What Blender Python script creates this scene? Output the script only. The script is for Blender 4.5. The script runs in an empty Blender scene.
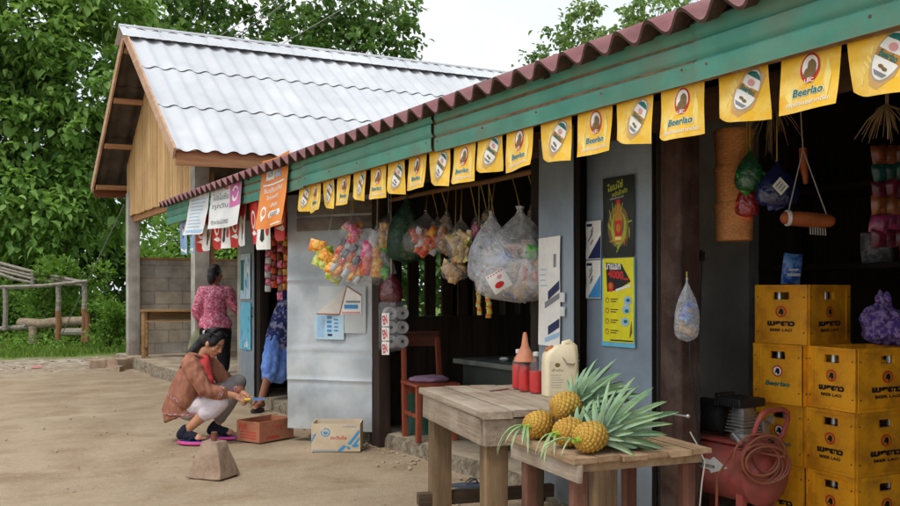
import bpy, bmesh, math, random
from mathutils import Vector, Matrix, noise, Euler
random.seed(7)
R = math.radians
SC = bpy.context.scene
COL = SC.collection
U = random.uniform

# ------------------------------------------------------------------ colour / materials
def lin(c):
    return tuple(((v/255)/12.92 if v/255 <= .04045 else (((v/255)+.055)/1.055)**2.4) for v in c)

def newmat(name):
    m = bpy.data.materials.new(name); m.use_nodes = True
    nt = m.node_tree; nt.nodes.clear()
    out = nt.nodes.new('ShaderNodeOutputMaterial')
    return m, nt, out

def N(nt, typ, **kw):
    n = nt.nodes.new(typ)
    for k, v in kw.items(): setattr(n, k, v)
    return n

def coords(nt, stretch=(1,1,1), kind='Object'):
    tc = N(nt, 'ShaderNodeTexCoord'); mp = N(nt, 'ShaderNodeMapping')
    mp.inputs['Scale'].default_value = stretch
    nt.links.new(tc.outputs[kind], mp.inputs[0])
    return mp.outputs[0]

def noise_tex(nt, vec, scale, detail=5, rough=.6, dist=0):
    n = N(nt, 'ShaderNodeTexNoise'); nt.links.new(vec, n.inputs['Vector'])
    n.inputs['Scale'].default_value = scale; n.inputs['Detail'].default_value = detail
    n.inputs['Roughness'].default_value = rough; n.inputs['Distortion'].default_value = dist
    return n.outputs[0]

def ramp(nt, fac, stops):
    r = N(nt, 'ShaderNodeValToRGB'); nt.links.new(fac, r.inputs[0])
    e = r.color_ramp.elements
    while len(e) < len(stops): e.new(.5)
    for k, (p, c) in enumerate(stops):
        e[k].position = p; e[k].color = (*c, 1) if len(c) == 3 else c
    return r.outputs[0]

def mixc(nt, fac, a, b, mode='MIX'):
    m = N(nt, 'ShaderNodeMix', data_type='RGBA', blend_type=mode)
    for s, v in ((0, fac), (6, a), (7, b)):
        if hasattr(v, 'links') or hasattr(v, 'is_linked'): nt.links.new(v, m.inputs[s])
        elif isinstance(v, (int, float)): m.inputs[s].default_value = v
        else: m.inputs[s].default_value = (*v, 1) if len(v) == 3 else v
    return m.outputs[2]

def bump_node(nt, h, strength, dist=.01):
    b = N(nt, 'ShaderNodeBump'); nt.links.new(h, b.inputs['Height'])
    b.inputs['Strength'].default_value = strength; b.inputs['Distance'].default_value = dist
    return b.outputs[0]

def bsdf(nt, out, color, rough=.7, normal=None, metal=0, spec=.4, **kw):
    p = N(nt, 'ShaderNodeBsdfPrincipled')
    if hasattr(color, 'is_linked'): nt.links.new(color, p.inputs['Base Color'])
    else: p.inputs['Base Color'].default_value = (*color, 1)
    if hasattr(rough, 'is_linked'): nt.links.new(rough, p.inputs['Roughness'])
    else: p.inputs['Roughness'].default_value = rough
    p.inputs['Metallic'].default_value = metal
    p.inputs['Specular IOR Level'].default_value = spec
    if normal is not None: nt.links.new(normal, p.inputs['Normal'])
    for k, v in kw.items(): p.inputs[k].default_value = v
    nt.links.new(p.outputs[0], out.inputs[0])
    return p

def pm(name, c1, c2=None, scale=6, rough=.7, bump=.15, stretch=(1,1,1), metal=0, spec=.35, dirt=None, dscale=1.5,
       damt=.5, island=0, objrand=0, bscale=None, bdist=.01, detail=5, lo=.35, hi=.65, zdirt=None):
    """general weathered surface: two colours mixed by noise, blotches of dirt, fine bump"""
    m, nt, out = newmat(name)
    c1 = lin(c1); c2 = lin(c2) if c2 else tuple(v*.8 for v in c1)
    v = coords(nt, stretch)
    n = noise_tex(nt, v, scale, detail)
    c = ramp(nt, n, [(lo, c1), (hi, c2)])
    if dirt:
        v2 = coords(nt)
        d = noise_tex(nt, v2, dscale, 7, .65, .3)
        dm = ramp(nt, d, [(.45, (0,0,0)), (.72, (damt,)*3)])
        c = mixc(nt, dm, c, lin(dirt))
    if zdirt:   # splashed mud near the foot: (colour, z0, z1)
        g = N(nt, 'ShaderNodeNewGeometry'); sx = N(nt, 'ShaderNodeSeparateXYZ'); nt.links.new(g.outputs['Position'], sx.inputs[0])
        mr = N(nt, 'ShaderNodeMapRange'); nt.links.new(sx.outputs[2], mr.inputs[0])
        mr.inputs[1].default_value = zdirt[2]; mr.inputs[2].default_value = zdirt[1]
        mm = N(nt, 'ShaderNodeMath', operation='MULTIPLY'); nt.links.new(mr.outputs[0], mm.inputs[0]); nt.links.new(n, mm.inputs[1])
        c = mixc(nt, mm.outputs[0], c, lin(zdirt[0]))
    if objrand:
        oi = N(nt, 'ShaderNodeObjectInfo'); hs = N(nt, 'ShaderNodeHueSaturation'); nt.links.new(c, hs.inputs['Color'])
        mr = N(nt, 'ShaderNodeMapRange'); nt.links.new(oi.outputs['Random'], mr.inputs[0]); mr.inputs[3].default_value = 1-objrand; mr.inputs[4].default_value = 1+objrand*.6
        nt.links.new(mr.outputs[0], hs.inputs['Value']); c = hs.outputs[0]
    if island:
        g = N(nt, 'ShaderNodeNewGeometry')
        hs = N(nt, 'ShaderNodeHueSaturation'); nt.links.new(c, hs.inputs['Color'])
        mr = N(nt, 'ShaderNodeMapRange'); nt.links.new(g.outputs['Random Per Island'], mr.inputs[0])
        mr.inputs[3].default_value = 1-island; mr.inputs[4].default_value = 1+island
        nt.links.new(mr.outputs[0], hs.inputs['Value']); c = hs.outputs[0]
    nb = noise_tex(nt, v, bscale or scale*5, 6)
    bsdf(nt, out, c, rough, bump_node(nt, nb, bump, bdist) if bump else None, metal, spec)
    return m

def flat(name, c, rough=.5, spec=.4, metal=0):
    m, nt, out = newmat(name)
    v = coords(nt); n = noise_tex(nt, v, 14, 4)
    l = lin(c)
    bsdf(nt, out, ramp(nt, n, [(.3, tuple(x*.9 for x in l)), (.7, tuple(min(1, x*1.06) for x in l))]), rough, None, metal, spec)
    return m

def leafmat(name, dark, mid, light, trans=.35, rough=.45):
    m, nt, out = newmat(name)
    g = N(nt, 'ShaderNodeNewGeometry')
    c = ramp(nt, g.outputs['Random Per Island'], [(0, lin(dark)), (.55, lin(mid)), (1, lin(light))])
    v = coords(nt); n = noise_tex(nt, v, .55, 3)
    c = mixc(nt, .55, c, ramp(nt, n, [(.35, lin(dark)), (.65, lin(light))]))
    p = N(nt, 'ShaderNodeBsdfPrincipled'); nt.links.new(c, p.inputs['Base Color'])
    p.inputs['Roughness'].default_value = rough; p.inputs['Specular IOR Level'].default_value = .35
    t = N(nt, 'ShaderNodeBsdfTranslucent')
    nt.links.new(mixc(nt, .5, c, lin((150, 190, 60)), 'MIX'), t.inputs[0])
    mx = N(nt, 'ShaderNodeMixShader'); mx.inputs[0].default_value = trans
    nt.links.new(p.outputs[0], mx.inputs[1]); nt.links.new(t.outputs[0], mx.inputs[2]); nt.links.new(mx.outputs[0], out.inputs[0])
    return m

def plastic_film(name, tint=(235,238,240), haze=.25, gloss=.18, bump=.6, scale=22):
    m, nt, out = newmat(name)
    v = coords(nt); n = noise_tex(nt, v, scale, 4, .6, 1.2)
    b = bump_node(nt, n, bump, .02)
    tr = N(nt, 'ShaderNodeBsdfTransparent'); tr.inputs[0].default_value = (*[.6+.4*x for x in lin(tint)], 1)
    df = N(nt, 'ShaderNodeBsdfDiffuse'); df.inputs[0].default_value = (*lin(tint), 1); nt.links.new(b, df.inputs['Normal'])
    gl = N(nt, 'ShaderNodeBsdfGlossy'); gl.inputs['Roughness'].default_value = .12; nt.links.new(b, gl.inputs['Normal'])
    m1 = N(nt, 'ShaderNodeMixShader')
    hz = N(nt, 'ShaderNodeMapRange'); nt.links.new(n, hz.inputs[0]); hz.inputs[1].default_value = .3; hz.inputs[2].default_value = .7
    hz.inputs[3].default_value = haze*.4; hz.inputs[4].default_value = min(1, haze*1.8)
    nt.links.new(hz.outputs[0], m1.inputs[0])
    nt.links.new(tr.outputs[0], m1.inputs[1]); nt.links.new(df.outputs[0], m1.inputs[2])
    m2 = N(nt, 'ShaderNodeMixShader'); m2.inputs[0].default_value = gloss
    nt.links.new(m1.outputs[0], m2.inputs[1]); nt.links.new(gl.outputs[0], m2.inputs[2]); nt.links.new(m2.outputs[0], out.inputs[0])
    return m

def vcolmat(name, rough=.5, bump=0, bscale=60, spec=.4):
    m, nt, out = newmat(name)
    a = N(nt, 'ShaderNodeVertexColor'); a.layer_name = 'Col'
    v = coords(nt); n = noise_tex(nt, v, bscale, 4)
    c = mixc(nt, .25, a.outputs[0], ramp(nt, n, [(.3, (.2,.2,.2)), (.7, (.8,.8,.8))]), 'OVERLAY')
    bsdf(nt, out, c, rough, bump_node(nt, n, bump, .004) if bump else None, 0, spec)
    return m

# ------------------------------------------------------------------ mesh builder
class MB:
    def __init__(s, *mats):
        s.v = []; s.f = []; s.mi = []; s.sm = []; s.mats = list(mats); s.col = None
    def mid(s, m):
        if m is None: return 0
        if isinstance(m, int): return m
        if m not in s.mats: s.mats.append(m)
        return s.mats.index(m)
    def add(s, verts, faces, m=None, smooth=False):
        b = len(s.v); k = s.mid(m)
        s.v.extend(Vector(p) for p in verts)
        for f in faces: s.f.append([b+i for i in f]); s.mi.append(k); s.sm.append(smooth)
        return b
    def box(s, c, size, m=None, rot=None, bev=0, jit=0):
        x, y, z = (q/2 for q in size)
        M = (Euler(rot).to_matrix() if rot is not None and not isinstance(rot, Matrix) else rot) if rot is not None else Matrix.Identity(3)
        bm = bmesh.new(); bmesh.ops.create_cube(bm, size=1)
        for w in bm.verts: w.co = Vector((w.co.x*2*x, w.co.y*2*y, w.co.z*2*z))
        if bev: bmesh.ops.bevel(bm, geom=bm.edges[:], offset=min(bev, x*.9, y*.9, z*.9), segments=2, affect='EDGES', profile=.6)
        c = Vector(c)
        vs = [M @ (w.co + Vector((U(-jit,jit), U(-jit,jit), U(-jit,jit)))) + c for w in bm.verts]
        bm.verts.index_update()
        s.add(vs, [[w.index for w in f.verts] for f in bm.faces], m, bool(bev)); bm.free()
    def box2(s, a, b, m=None, bev=0, jit=0):
        s.box([(p+q)/2 for p, q in zip(a, b)], [abs(q-p) for p, q in zip(a, b)], m, None, bev, jit)
    def beam(s, p, q, w, h, m=None, roll=0, bev=0, jit=0):
        p, q = Vector(p), Vector(q); d = q-p
        rot = d.to_track_quat('Y', 'Z').to_matrix() @ Matrix.Rotation(roll, 3, 'Y')
        s.box((p+q)/2, (w, d.length, h), m, rot, bev, jit)
    def tube(s, pts, r, m=None, seg=8, caps=True, round_caps=False, flat_=1.0):
        pts = [Vector(p) for p in pts]; n = len(pts)
        rs = list(r) if isinstance(r, (list, tuple)) else [r]*n
        if round_caps:
            d0 = (pts[0]-pts[1]).normalized(); d1 = (pts[-1]-pts[-2]).normalized(); P = []; Q = []
            for a in (80, 55, 28): P.append(pts[0]+d0*rs[0]*math.sin(R(a))); Q.append(max(1e-4, rs[0]*math.cos(R(a))))
            P += pts; Q += rs
            for a in (28, 55, 80): P.append(pts[-1]+d1*rs[-1]*math.sin(R(a))); Q.append(max(1e-4, rs[-1]*math.cos(R(a))))
            pts, rs, n = P, Q, len(P)
        vs = []; prev = None
        for i in range(n):
            t = (pts[min(i+1, n-1)]-pts[max(i-1, 0)])
            t = t.normalized() if t.length > 1e-9 else Vector((0,0,1))
            if prev is None:
                a = Vector((0,0,1)) if abs(t.z) < .9 else Vector((1,0,0))
                u = a.cross(t).normalized()
            else:
                u = (prev - t*prev.dot(t)); u = u.normalized() if u.length > 1e-6 else prev
            prev = u; w = t.cross(u)
            for k in range(seg):
                a = 2*math.pi*k/seg
                vs.append(pts[i]+rs[i]*(math.cos(a)*u+flat_*math.sin(a)*w))
        fs = [[i*seg+k, i*seg+(k+1) % seg, (i+1)*seg+(k+1) % seg, (i+1)*seg+k] for i in range(n-1) for k in range(seg)]
        if caps: fs += [list(range(seg))[::-1], [(n-1)*seg+k for k in range(seg)]]
        s.add(vs, fs, m, True)
    def lathe(s, prof, m=None, seg=24, c=(0,0,0), M=None, sx=1, sy=1, close=True):
        c = Vector(c); M = M or Matrix.Identity(3); vs = []
        for r, z in prof:
            for k in range(seg):
                a = 2*math.pi*k/seg; vs.append(M @ Vector((r*sx*math.cos(a), r*sy*math.sin(a), z))+c)
        n = len(prof)
        fs = [[i*seg+k, i*seg+(k+1) % seg, (i+1)*seg+(k+1) % seg, (i+1)*seg+k] for i in range(n-1) for k in range(seg)]
        if close:
            if prof[0][0] > 1e-5: fs.append(list(range(seg))[::-1])
            if prof[-1][0] > 1e-5: fs.append([(n-1)*seg+k for k in range(seg)])
        s.add(vs, fs, m, True)
    def ell(s, c, r, m=None, M=None, seg=16, rings=10):
        r = (r, r, r) if isinstance(r, (int, float)) else r
        M = M or Matrix.Identity(3); c = Vector(c)
        vs = [M @ Vector((0,0,-r[2]))+c]
        for i in range(1, rings):
            a = math.pi*i/rings-math.pi/2
            for k in range(seg):
                b = 2*math.pi*k/seg
                vs.append(M @ Vector((r[0]*math.cos(a)*math.cos(b), r[1]*math.cos(a)*math.sin(b), r[2]*math.sin(a)))+c)
        vs.append(M @ Vector((0,0,r[2]))+c); L = len(vs)-1
        fs = [[0, 1+(k+1) % seg, 1+k] for k in range(seg)]
        for i in range(rings-2):
            for k in range(seg):
                a = 1+i*seg; fs.append([a+k, a+(k+1) % seg, a+seg+(k+1) % seg, a+seg+k])
        a = 1+(rings-2)*seg
        fs += [[a+k, a+(k+1) % seg, L] for k in range(seg)]
        s.add(vs, fs, m, True)
    def sheet(s, nu, nv, fn, m=None, smooth=True, wrap=False):
        vs = [fn(i/nu, j/nv) for i in range(nu+1) for j in range(nv+1)]
        w = nv+1
        fs = [[i*w+j, (i+1)*w+j, (i+1)*w+j+1, i*w+j+1] for i in range(nu) for j in range(nv)]
        s.add(vs, fs, m, smooth)
    def slab(s, nu, nv, fn, th, m=None, smooth=True):
        """sheet with thickness th (vector or float along z)"""
        t = Vector(th) if not isinstance(th, (int, float)) else Vector((0,0,th))
        w = nv+1; top = [Vector(fn(i/nu, j/nv)) for i in range(nu+1) for j in range(nv+1)]
        b = [p-t for p in top]; n = len(top)
        fs = [[i*w+j, (i+1)*w+j, (i+1)*w+j+1, i*w+j+1] for i in range(nu) for j in range(nv)]
        fs += [[n+q for q in f[::-1]] for f in fs]
        s.add(top+b, fs, m, smooth)
        e = []
        for i in range(nu): e += [[i*w, i*w+n, (i+1)*w+n, (i+1)*w], [i*w+nv, (i+1)*w+nv, (i+1)*w+nv+n, i*w+nv+n]]
        for j in range(nv): e += [[j, j+1, j+1+n, j+n], [nu*w+j, nu*w+j+n, nu*w+j+1+n, nu*w+j+1]]
        s.add(top+b, e, m, False)
    def prism(s, pts, d, m=None):
        """polygon pts (3-D, planar) extruded by vector d"""
        p = [Vector(q) for q in pts]; d = Vector(d); n = len(p)
        s.add(p+[q+d for q in p], [list(range(n))[::-1], [n+i for i in range(n)]]+[[i, (i+1) % n, n+(i+1) % n, n+i] for i in range(n)], m)
    # ---- flat print mapped through fn(u, v, o)
    def print_poly(s, pts, fn, o, m):
        c = (sum(p[0] for p in pts)/len(pts), sum(p[1] for p in pts)/len(pts)); n = len(pts); K = 3
        vs = [fn(c[0], c[1], o)]
        for k in range(1, K+1):
            for p in pts: vs.append(fn(c[0]+(p[0]-c[0])*k/K, c[1]+(p[1]-c[1])*k/K, o))
        fs = [[0, 1+i, 1+(i+1) % n] for i in range(n)]
        for k in range(K-1):
            a = 1+k*n; fs += [[a+i, a+n+i, a+n+(i+1) % n, a+(i+1) % n] for i in range(n)]
        s.add(vs, fs, m, True)
    def print_rect(s, x0, y0, x1, y1, fn, o, m, nx=4, ny=3):
        s.sheet(nx, ny, lambda a, b: fn(x0+(x1-x0)*a, y0+(y1-y0)*b, o), m)
    def print_ell(s, cx, cy, rx, ry, fn, o, m, rot=0, n=20):
        ca, sa = math.cos(rot), math.sin(rot); P = []
        for k in range(n):
            a = 2*math.pi*k/n; x, y = rx*math.cos(a), ry*math.sin(a)
            P.append((cx+x*ca-y*sa, cy+x*sa+y*ca))
        s.print_poly(P, fn, o, m)
    def print_text(s, txt, cx, cy, h, fn, o, m, rot=0, bold=0, width=None, shear=0):
        V, F = text_mesh(txt, bold, shear)
        if not V: return
        x0 = min(p[0] for p in V); x1 = max(p[0] for p in V); y0 = min(p[1] for p in V); y1 = max(p[1] for p in V)
        k = h/max(1e-6, y1-y0); kx = (width/max(1e-6, x1-x0)) if width else k
        ca, sa = math.cos(rot), math.sin(rot); vs = []
        for x, y in V:
            a, b = (x-(x0+x1)/2)*kx, (y-(y0+y1)/2)*k
            vs.append(fn(cx+a*ca-b*sa, cy+a*sa+b*ca, o))
        s.add(vs, F, m, True)
    def build(s, name, parent=None, loc=None, world=True):
        me = bpy.data.meshes.new(name)
        vs = s.v
        if parent is not None and world: Mi = TM[parent.name].inverted(); vs = [Mi @ p for p in vs]
        elif loc is not None and world: l = Vector(loc); vs = [p-l for p in vs]
        me.from_pydata([tuple(p) for p in vs], [], s.f)
        for m in s.mats: me.materials.append(m)
        me.polygons.foreach_set('material_index', s.mi); me.polygons.foreach_set('use_smooth', s.sm)
        if s.col is not None:
            a = me.color_attributes.new('Col', 'FLOAT_COLOR', 'POINT')
            for i, c in enumerate(s.col): a.data[i].color = (*c, 1)
        me.update()
        try: me.set_sharp_from_angle(angle=R(40))
        except Exception: pass
        o = bpy.data.objects.new(name, me); COL.objects.link(o)
        if parent is not None: o.parent = parent
        if loc is not None: o.location = loc
        TM[o.name] = Matrix.Translation(loc) if loc is not None else (TM[parent.name] if parent is not None else Matrix.Identity(4))
        return o

TM = {}
_txt = {}
def text_mesh(txt, bold=0, shear=0):
    k = (txt, bold, shear)
    if k in _txt: return _txt[k]
    cu = bpy.data.curves.new('t', 'FONT'); cu.body = txt; cu.size = 1; cu.offset = bold; cu.shear = shear; cu.resolution_u = 3
    o = bpy.data.objects.new('t', cu); COL.objects.link(o)
    dg = bpy.context.evaluated_depsgraph_get(); ev = o.evaluated_get(dg); me = ev.to_mesh()
    V = [(v.co.x, v.co.y) for v in me.vertices]; F = [list(p.vertices) for p in me.polygons]
    ev.to_mesh_clear(); bpy.data.objects.remove(o); bpy.data.curves.remove(cu)
    _txt[k] = (V, F); return V, F

def tag(o, label=None, cat=None, group=None, kind=None):
    if label: o['label'] = label
    if cat: o['category'] = cat
    if group: o['group'] = group
    if kind: o['kind'] = kind
    return o
def thing(name, label, cat, loc=(0,0,0), rz=0, group=None):
    o = bpy.data.objects.new(name, None); COL.objects.link(o); o.empty_display_size = .1
    o.location = loc; o.rotation_euler = (0, 0, rz)
    TM[o.name] = Matrix.Translation(loc) @ Matrix.Rotation(rz, 4, 'Z')
    return tag(o, label, cat, group)
def dup(root, loc=None, rz=None, label=None, group=None, rot=None):
    r = root.copy(); COL.objects.link(r)
    if loc is not None: r.location = loc
    if rot is not None: r.rotation_euler = rot
    elif rz is not None: r.rotation_euler = (0, 0, rz)
    if label: r['label'] = label
    if group: r['group'] = group
    TM[r.name] = Matrix.Translation(r.location) @ r.rotation_euler.to_matrix().to_4x4()
    for ch in list(root.children):
        c = ch.copy(); COL.objects.link(c); c.parent = r
        for g in list(ch.children):
            d = g.copy(); COL.objects.link(d); d.parent = c
    return r

def blob(prims, mats, voxel=.01, smooth=4, name='body'):
    """union of tapered capsules and ellipsoids grown into one continuous skin"""
    mb = MB(*mats)
    for p in prims:
        if p[0] == 'c': mb.tube(p[1], p[2], 0, 12, True, True)
        elif p[0] == 't': mb.tube(p[1], p[2], 0, 20, True, False, p[3])
        else: mb.ell(p[1], p[2], 0, p[3] if len(p) > 3 else None, 16, 12)
    me = bpy.data.meshes.new('tmp'); me.from_pydata([tuple(v) for v in mb.v], [], mb.f)
    o = bpy.data.objects.new('tmp', me); COL.objects.link(o)
    bm = bmesh.new(); bm.from_mesh(me); bmesh.ops.recalc_face_normals(bm, faces=bm.faces); bm.to_mesh(me); bm.free()
    r = o.modifiers.new('r', 'REMESH'); r.mode = 'VOXEL'; r.voxel_size = voxel; r.use_smooth_shade = True
    if smooth: q = o.modifiers.new('s', 'SMOOTH'); q.iterations = smooth; q.factor = .5
    dg = bpy.context.evaluated_depsgraph_get()
    new = bpy.data.meshes.new_from_object(o.evaluated_get(dg))
    bpy.data.objects.remove(o); bpy.data.meshes.remove(me)
    new.name = name; new.materials.clear()
    for m in mats: new.materials.append(m)
    return new

def obj_mesh(name, me, parent=None, loc=None, rz=0):
    for p in me.polygons: p.use_smooth = True
    o = bpy.data.objects.new(name, me); COL.objects.link(o)
    if parent: o.parent = parent
    if loc is not None: o.location = loc; o.rotation_euler = (0, 0, rz)
    TM[o.name] = (Matrix.Translation(loc) @ Matrix.Rotation(rz, 4, 'Z')) if loc is not None else (TM[parent.name] if parent else Matrix.Identity(4))
    return o

YAW = R(31.2)
CR = Vector((.8554, -.518, 0)); CD = Vector((.518, .8554, 0))     # directions: along / away from the street frontage view

# ------------------------------------------------------------------ camera, world, sun
cam = bpy.data.cameras.new('camera'); co = bpy.data.objects.new('camera', cam); COL.objects.link(co)
co.location = (0, 0, 1.28); co.rotation_euler = (R(90), 0, -YAW)
cam.sensor_width = 36; cam.lens = 878/900*36; cam.shift_y = 39/900; cam.clip_start = .05; cam.clip_end = 2000
SC.camera = co
SC.view_settings.view_transform = 'Standard'; SC.view_settings.look = 'None'; SC.view_settings.exposure = 0
W = bpy.data.worlds.new('World'); SC.world = W; W.use_nodes = True
nt = W.node_tree; nt.nodes.clear()
wo = N(nt, 'ShaderNodeOutputWorld'); sky = N(nt, 'ShaderNodeTexSky', sky_type='NISHITA', sun_disc=False)
SUN_EL, SUN_AZ = R(62), R(-115)          # azimuth measured from +Y towards +X
sky.sun_elevation = SUN_EL; sky.sun_rotation = SUN_AZ; sky.dust_density = 2.0
b1 = N(nt, 'ShaderNodeBackground'); b1.inputs[1].default_value = .12; nt.links.new(sky.outputs[0], b1.inputs[0])
tc = N(nt, 'ShaderNodeTexCoord'); cn = noise_tex(nt, tc.outputs['Generated'], 2.2, 6, .55, .4)
b2 = N(nt, 'ShaderNodeBackground'); b2.inputs[1].default_value = 1.2
nt.links.new(ramp(nt, cn, [(.3, (.80,.90,.98)), (.7, (1.0,1.0,1.0))]), b2.inputs[0])
mx = N(nt, 'ShaderNodeMixShader'); nt.links.new(ramp(nt, cn, [(.3, (.78,.78,.78)), (.6, (.95,.95,.95))]), mx.inputs[0])
nt.links.new(b1.outputs[0], mx.inputs[1]); nt.links.new(b2.outputs[0], mx.inputs[2]); nt.links.new(mx.outputs[0], wo.inputs[0])
sl = bpy.data.lights.new('sun', 'SUN'); sl.energy = 1.7; sl.angle = R(14); sl.color = (1, .95, .87)
so = bpy.data.objects.new('sun', sl); COL.objects.link(so); so.location = (-10, -5, 20)
sd = Vector((math.sin(SUN_AZ)*math.cos(SUN_EL), math.cos(SUN_AZ)*math.cos(SUN_EL), math.sin(SUN_EL)))
so.rotation_euler = sd.to_track_quat('Z', 'Y').to_euler()
# ------------------------------------------------------------------ materials
def wood(name, c1, c2, axis='y', rough=.8, bump=.35, scale=5, **kw):
    st = {'x': (.12,1.6,1.6), 'y': (1.6,.12,1.6), 'z': (1.6,1.6,.12)}[axis]
    return pm(name, c1, c2, scale*2.2, rough, bump, st, bscale=scale*9, **kw)
M_green = pm('green_fascia_paint', (98,168,150), (78,148,132), 3, .5, .05, dirt=(128,128,104), dscale=2.8, damt=.7)
M_under = pm('rusty_edge', (112,84,62), (150,120,90), 12, .8, .2)
M_roofred = pm('maroon_roof_sheet', (144,94,98), (118,76,80), 5, .7, .25, dirt=(150,120,112), dscale=3, damt=.5)
M_roofrim = pm('cement_sheet_edge', (98,74,66), (70,54,48), 14, .9, .3)
M_zinc = pm('pale_cement_roof', (212,215,219), (197,201,207), 1.4, .9, .06, dirt=(168,170,176), dscale=.9, damt=.4, stretch=(1,1,1))
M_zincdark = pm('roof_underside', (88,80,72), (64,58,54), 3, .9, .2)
M_woodnew = wood('new_timber', (186,142,102), (160,112,76), 'x')
M_woodbarge = wood('bargeboard_timber', (206,172,146), (186,146,118), 'y', dirt=(150,120,100))
M_woodred = wood('red_brown_timber', (128,76,50), (98,56,38), 'x')
M_bamboo = wood('pale_board_wall', (214,178,128), (186,146,98), 'z', bump=.3, island=.12, dirt=(150,116,80), dscale=1.2, damt=.5)
M_conc = pm('concrete_post', (192,189,182), (164,160,152), 4, .9, .35, dirt=(110,104,94), dscale=2, damt=.55, zdirt=((120,94,70), .1, .7))
M_slab = pm('worn_concrete', (186,170,148), (162,146,124), 5, .92, .5, dirt=(98,84,68), dscale=2.5, damt=.6)
M_stepface = pm('pebbly_concrete_edge', (196,182,160), (128,114,94), 26, .95, 1.0, bdist=.03, dirt=(84,72,58), dscale=9, damt=.7)
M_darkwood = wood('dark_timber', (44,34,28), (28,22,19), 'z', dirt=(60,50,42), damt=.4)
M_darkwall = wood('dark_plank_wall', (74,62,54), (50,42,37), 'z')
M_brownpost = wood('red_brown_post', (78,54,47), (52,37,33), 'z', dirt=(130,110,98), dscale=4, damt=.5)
M_greypanel = pm('grey_painted_panel', (206,206,202), (188,188,185), 3, .7, .08, dirt=(84,80,76), damt=.4)
M_leaf = pm('blue_grey_door_sheet', (150,164,176), (132,146,160), 2.5, .45, .08, dirt=(98,108,118), dscale=2.0, damt=.55, zdirt=((110,100,88), .05, .5))
M_metal = pm('silver_sheet_metal', (208,214,218), (178,188,196), 3.2, .34, .06, dirt=(128,134,138), dscale=1.6, damt=.55, zdirt=((130,124,112), .05, .45), spec=.5)
M_greyboard = wood('weathered_grey_board', (128,120,110), (100,94,86), 'y', dirt=(150,144,136))

def blocks_mat():
    m, nt, out = newmat('concrete_block_wall')
    tc = N(nt, 'ShaderNodeTexCoord'); sx = N(nt, 'ShaderNodeSeparateXYZ'); nt.links.new(tc.outputs['Object'], sx.inputs[0])
    cx = N(nt, 'ShaderNodeCombineXYZ'); nt.links.new(sx.outputs[0], cx.inputs[0]); nt.links.new(sx.outputs[2], cx.inputs[1])
    b = N(nt, 'ShaderNodeTexBrick'); nt.links.new(cx.outputs[0], b.inputs[0])
    b.inputs['Scale'].default_value = 1; b.inputs['Brick Width'].default_value = .5; b.inputs['Row Height'].default_value = .235
    b.inputs['Mortar Size'].default_value = .012; b.inputs['Mortar Smooth'].default_value = .3; b.inputs['Bias'].default_value = -.1
    b.inputs['Color1'].default_value = (*lin((190,174,150)), 1); b.inputs['Color2'].default_value = (*lin((146,146,148)), 1); b.inputs['Mortar'].default_value = (*lin((122,116,106)), 1)
    v = coords(nt); n = noise_tex(nt, v, 5, 7); n2 = noise_tex(nt, v, 40, 5)
    c = mixc(nt, .5, b.outputs[0], ramp(nt, n, [(.35, lin((132,126,116))), (.65, lin((196,186,170)))]))
    mm = N(nt, 'ShaderNodeMath', operation='SUBTRACT'); nt.links.new(n2, mm.inputs[0]); nt.links.new(b.outputs[1], mm.inputs[1])
    bsdf(nt, out, c, .92, bump_node(nt, mm.outputs[0], .5, .01))
    return m
M_blocks = blocks_mat()

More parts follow.
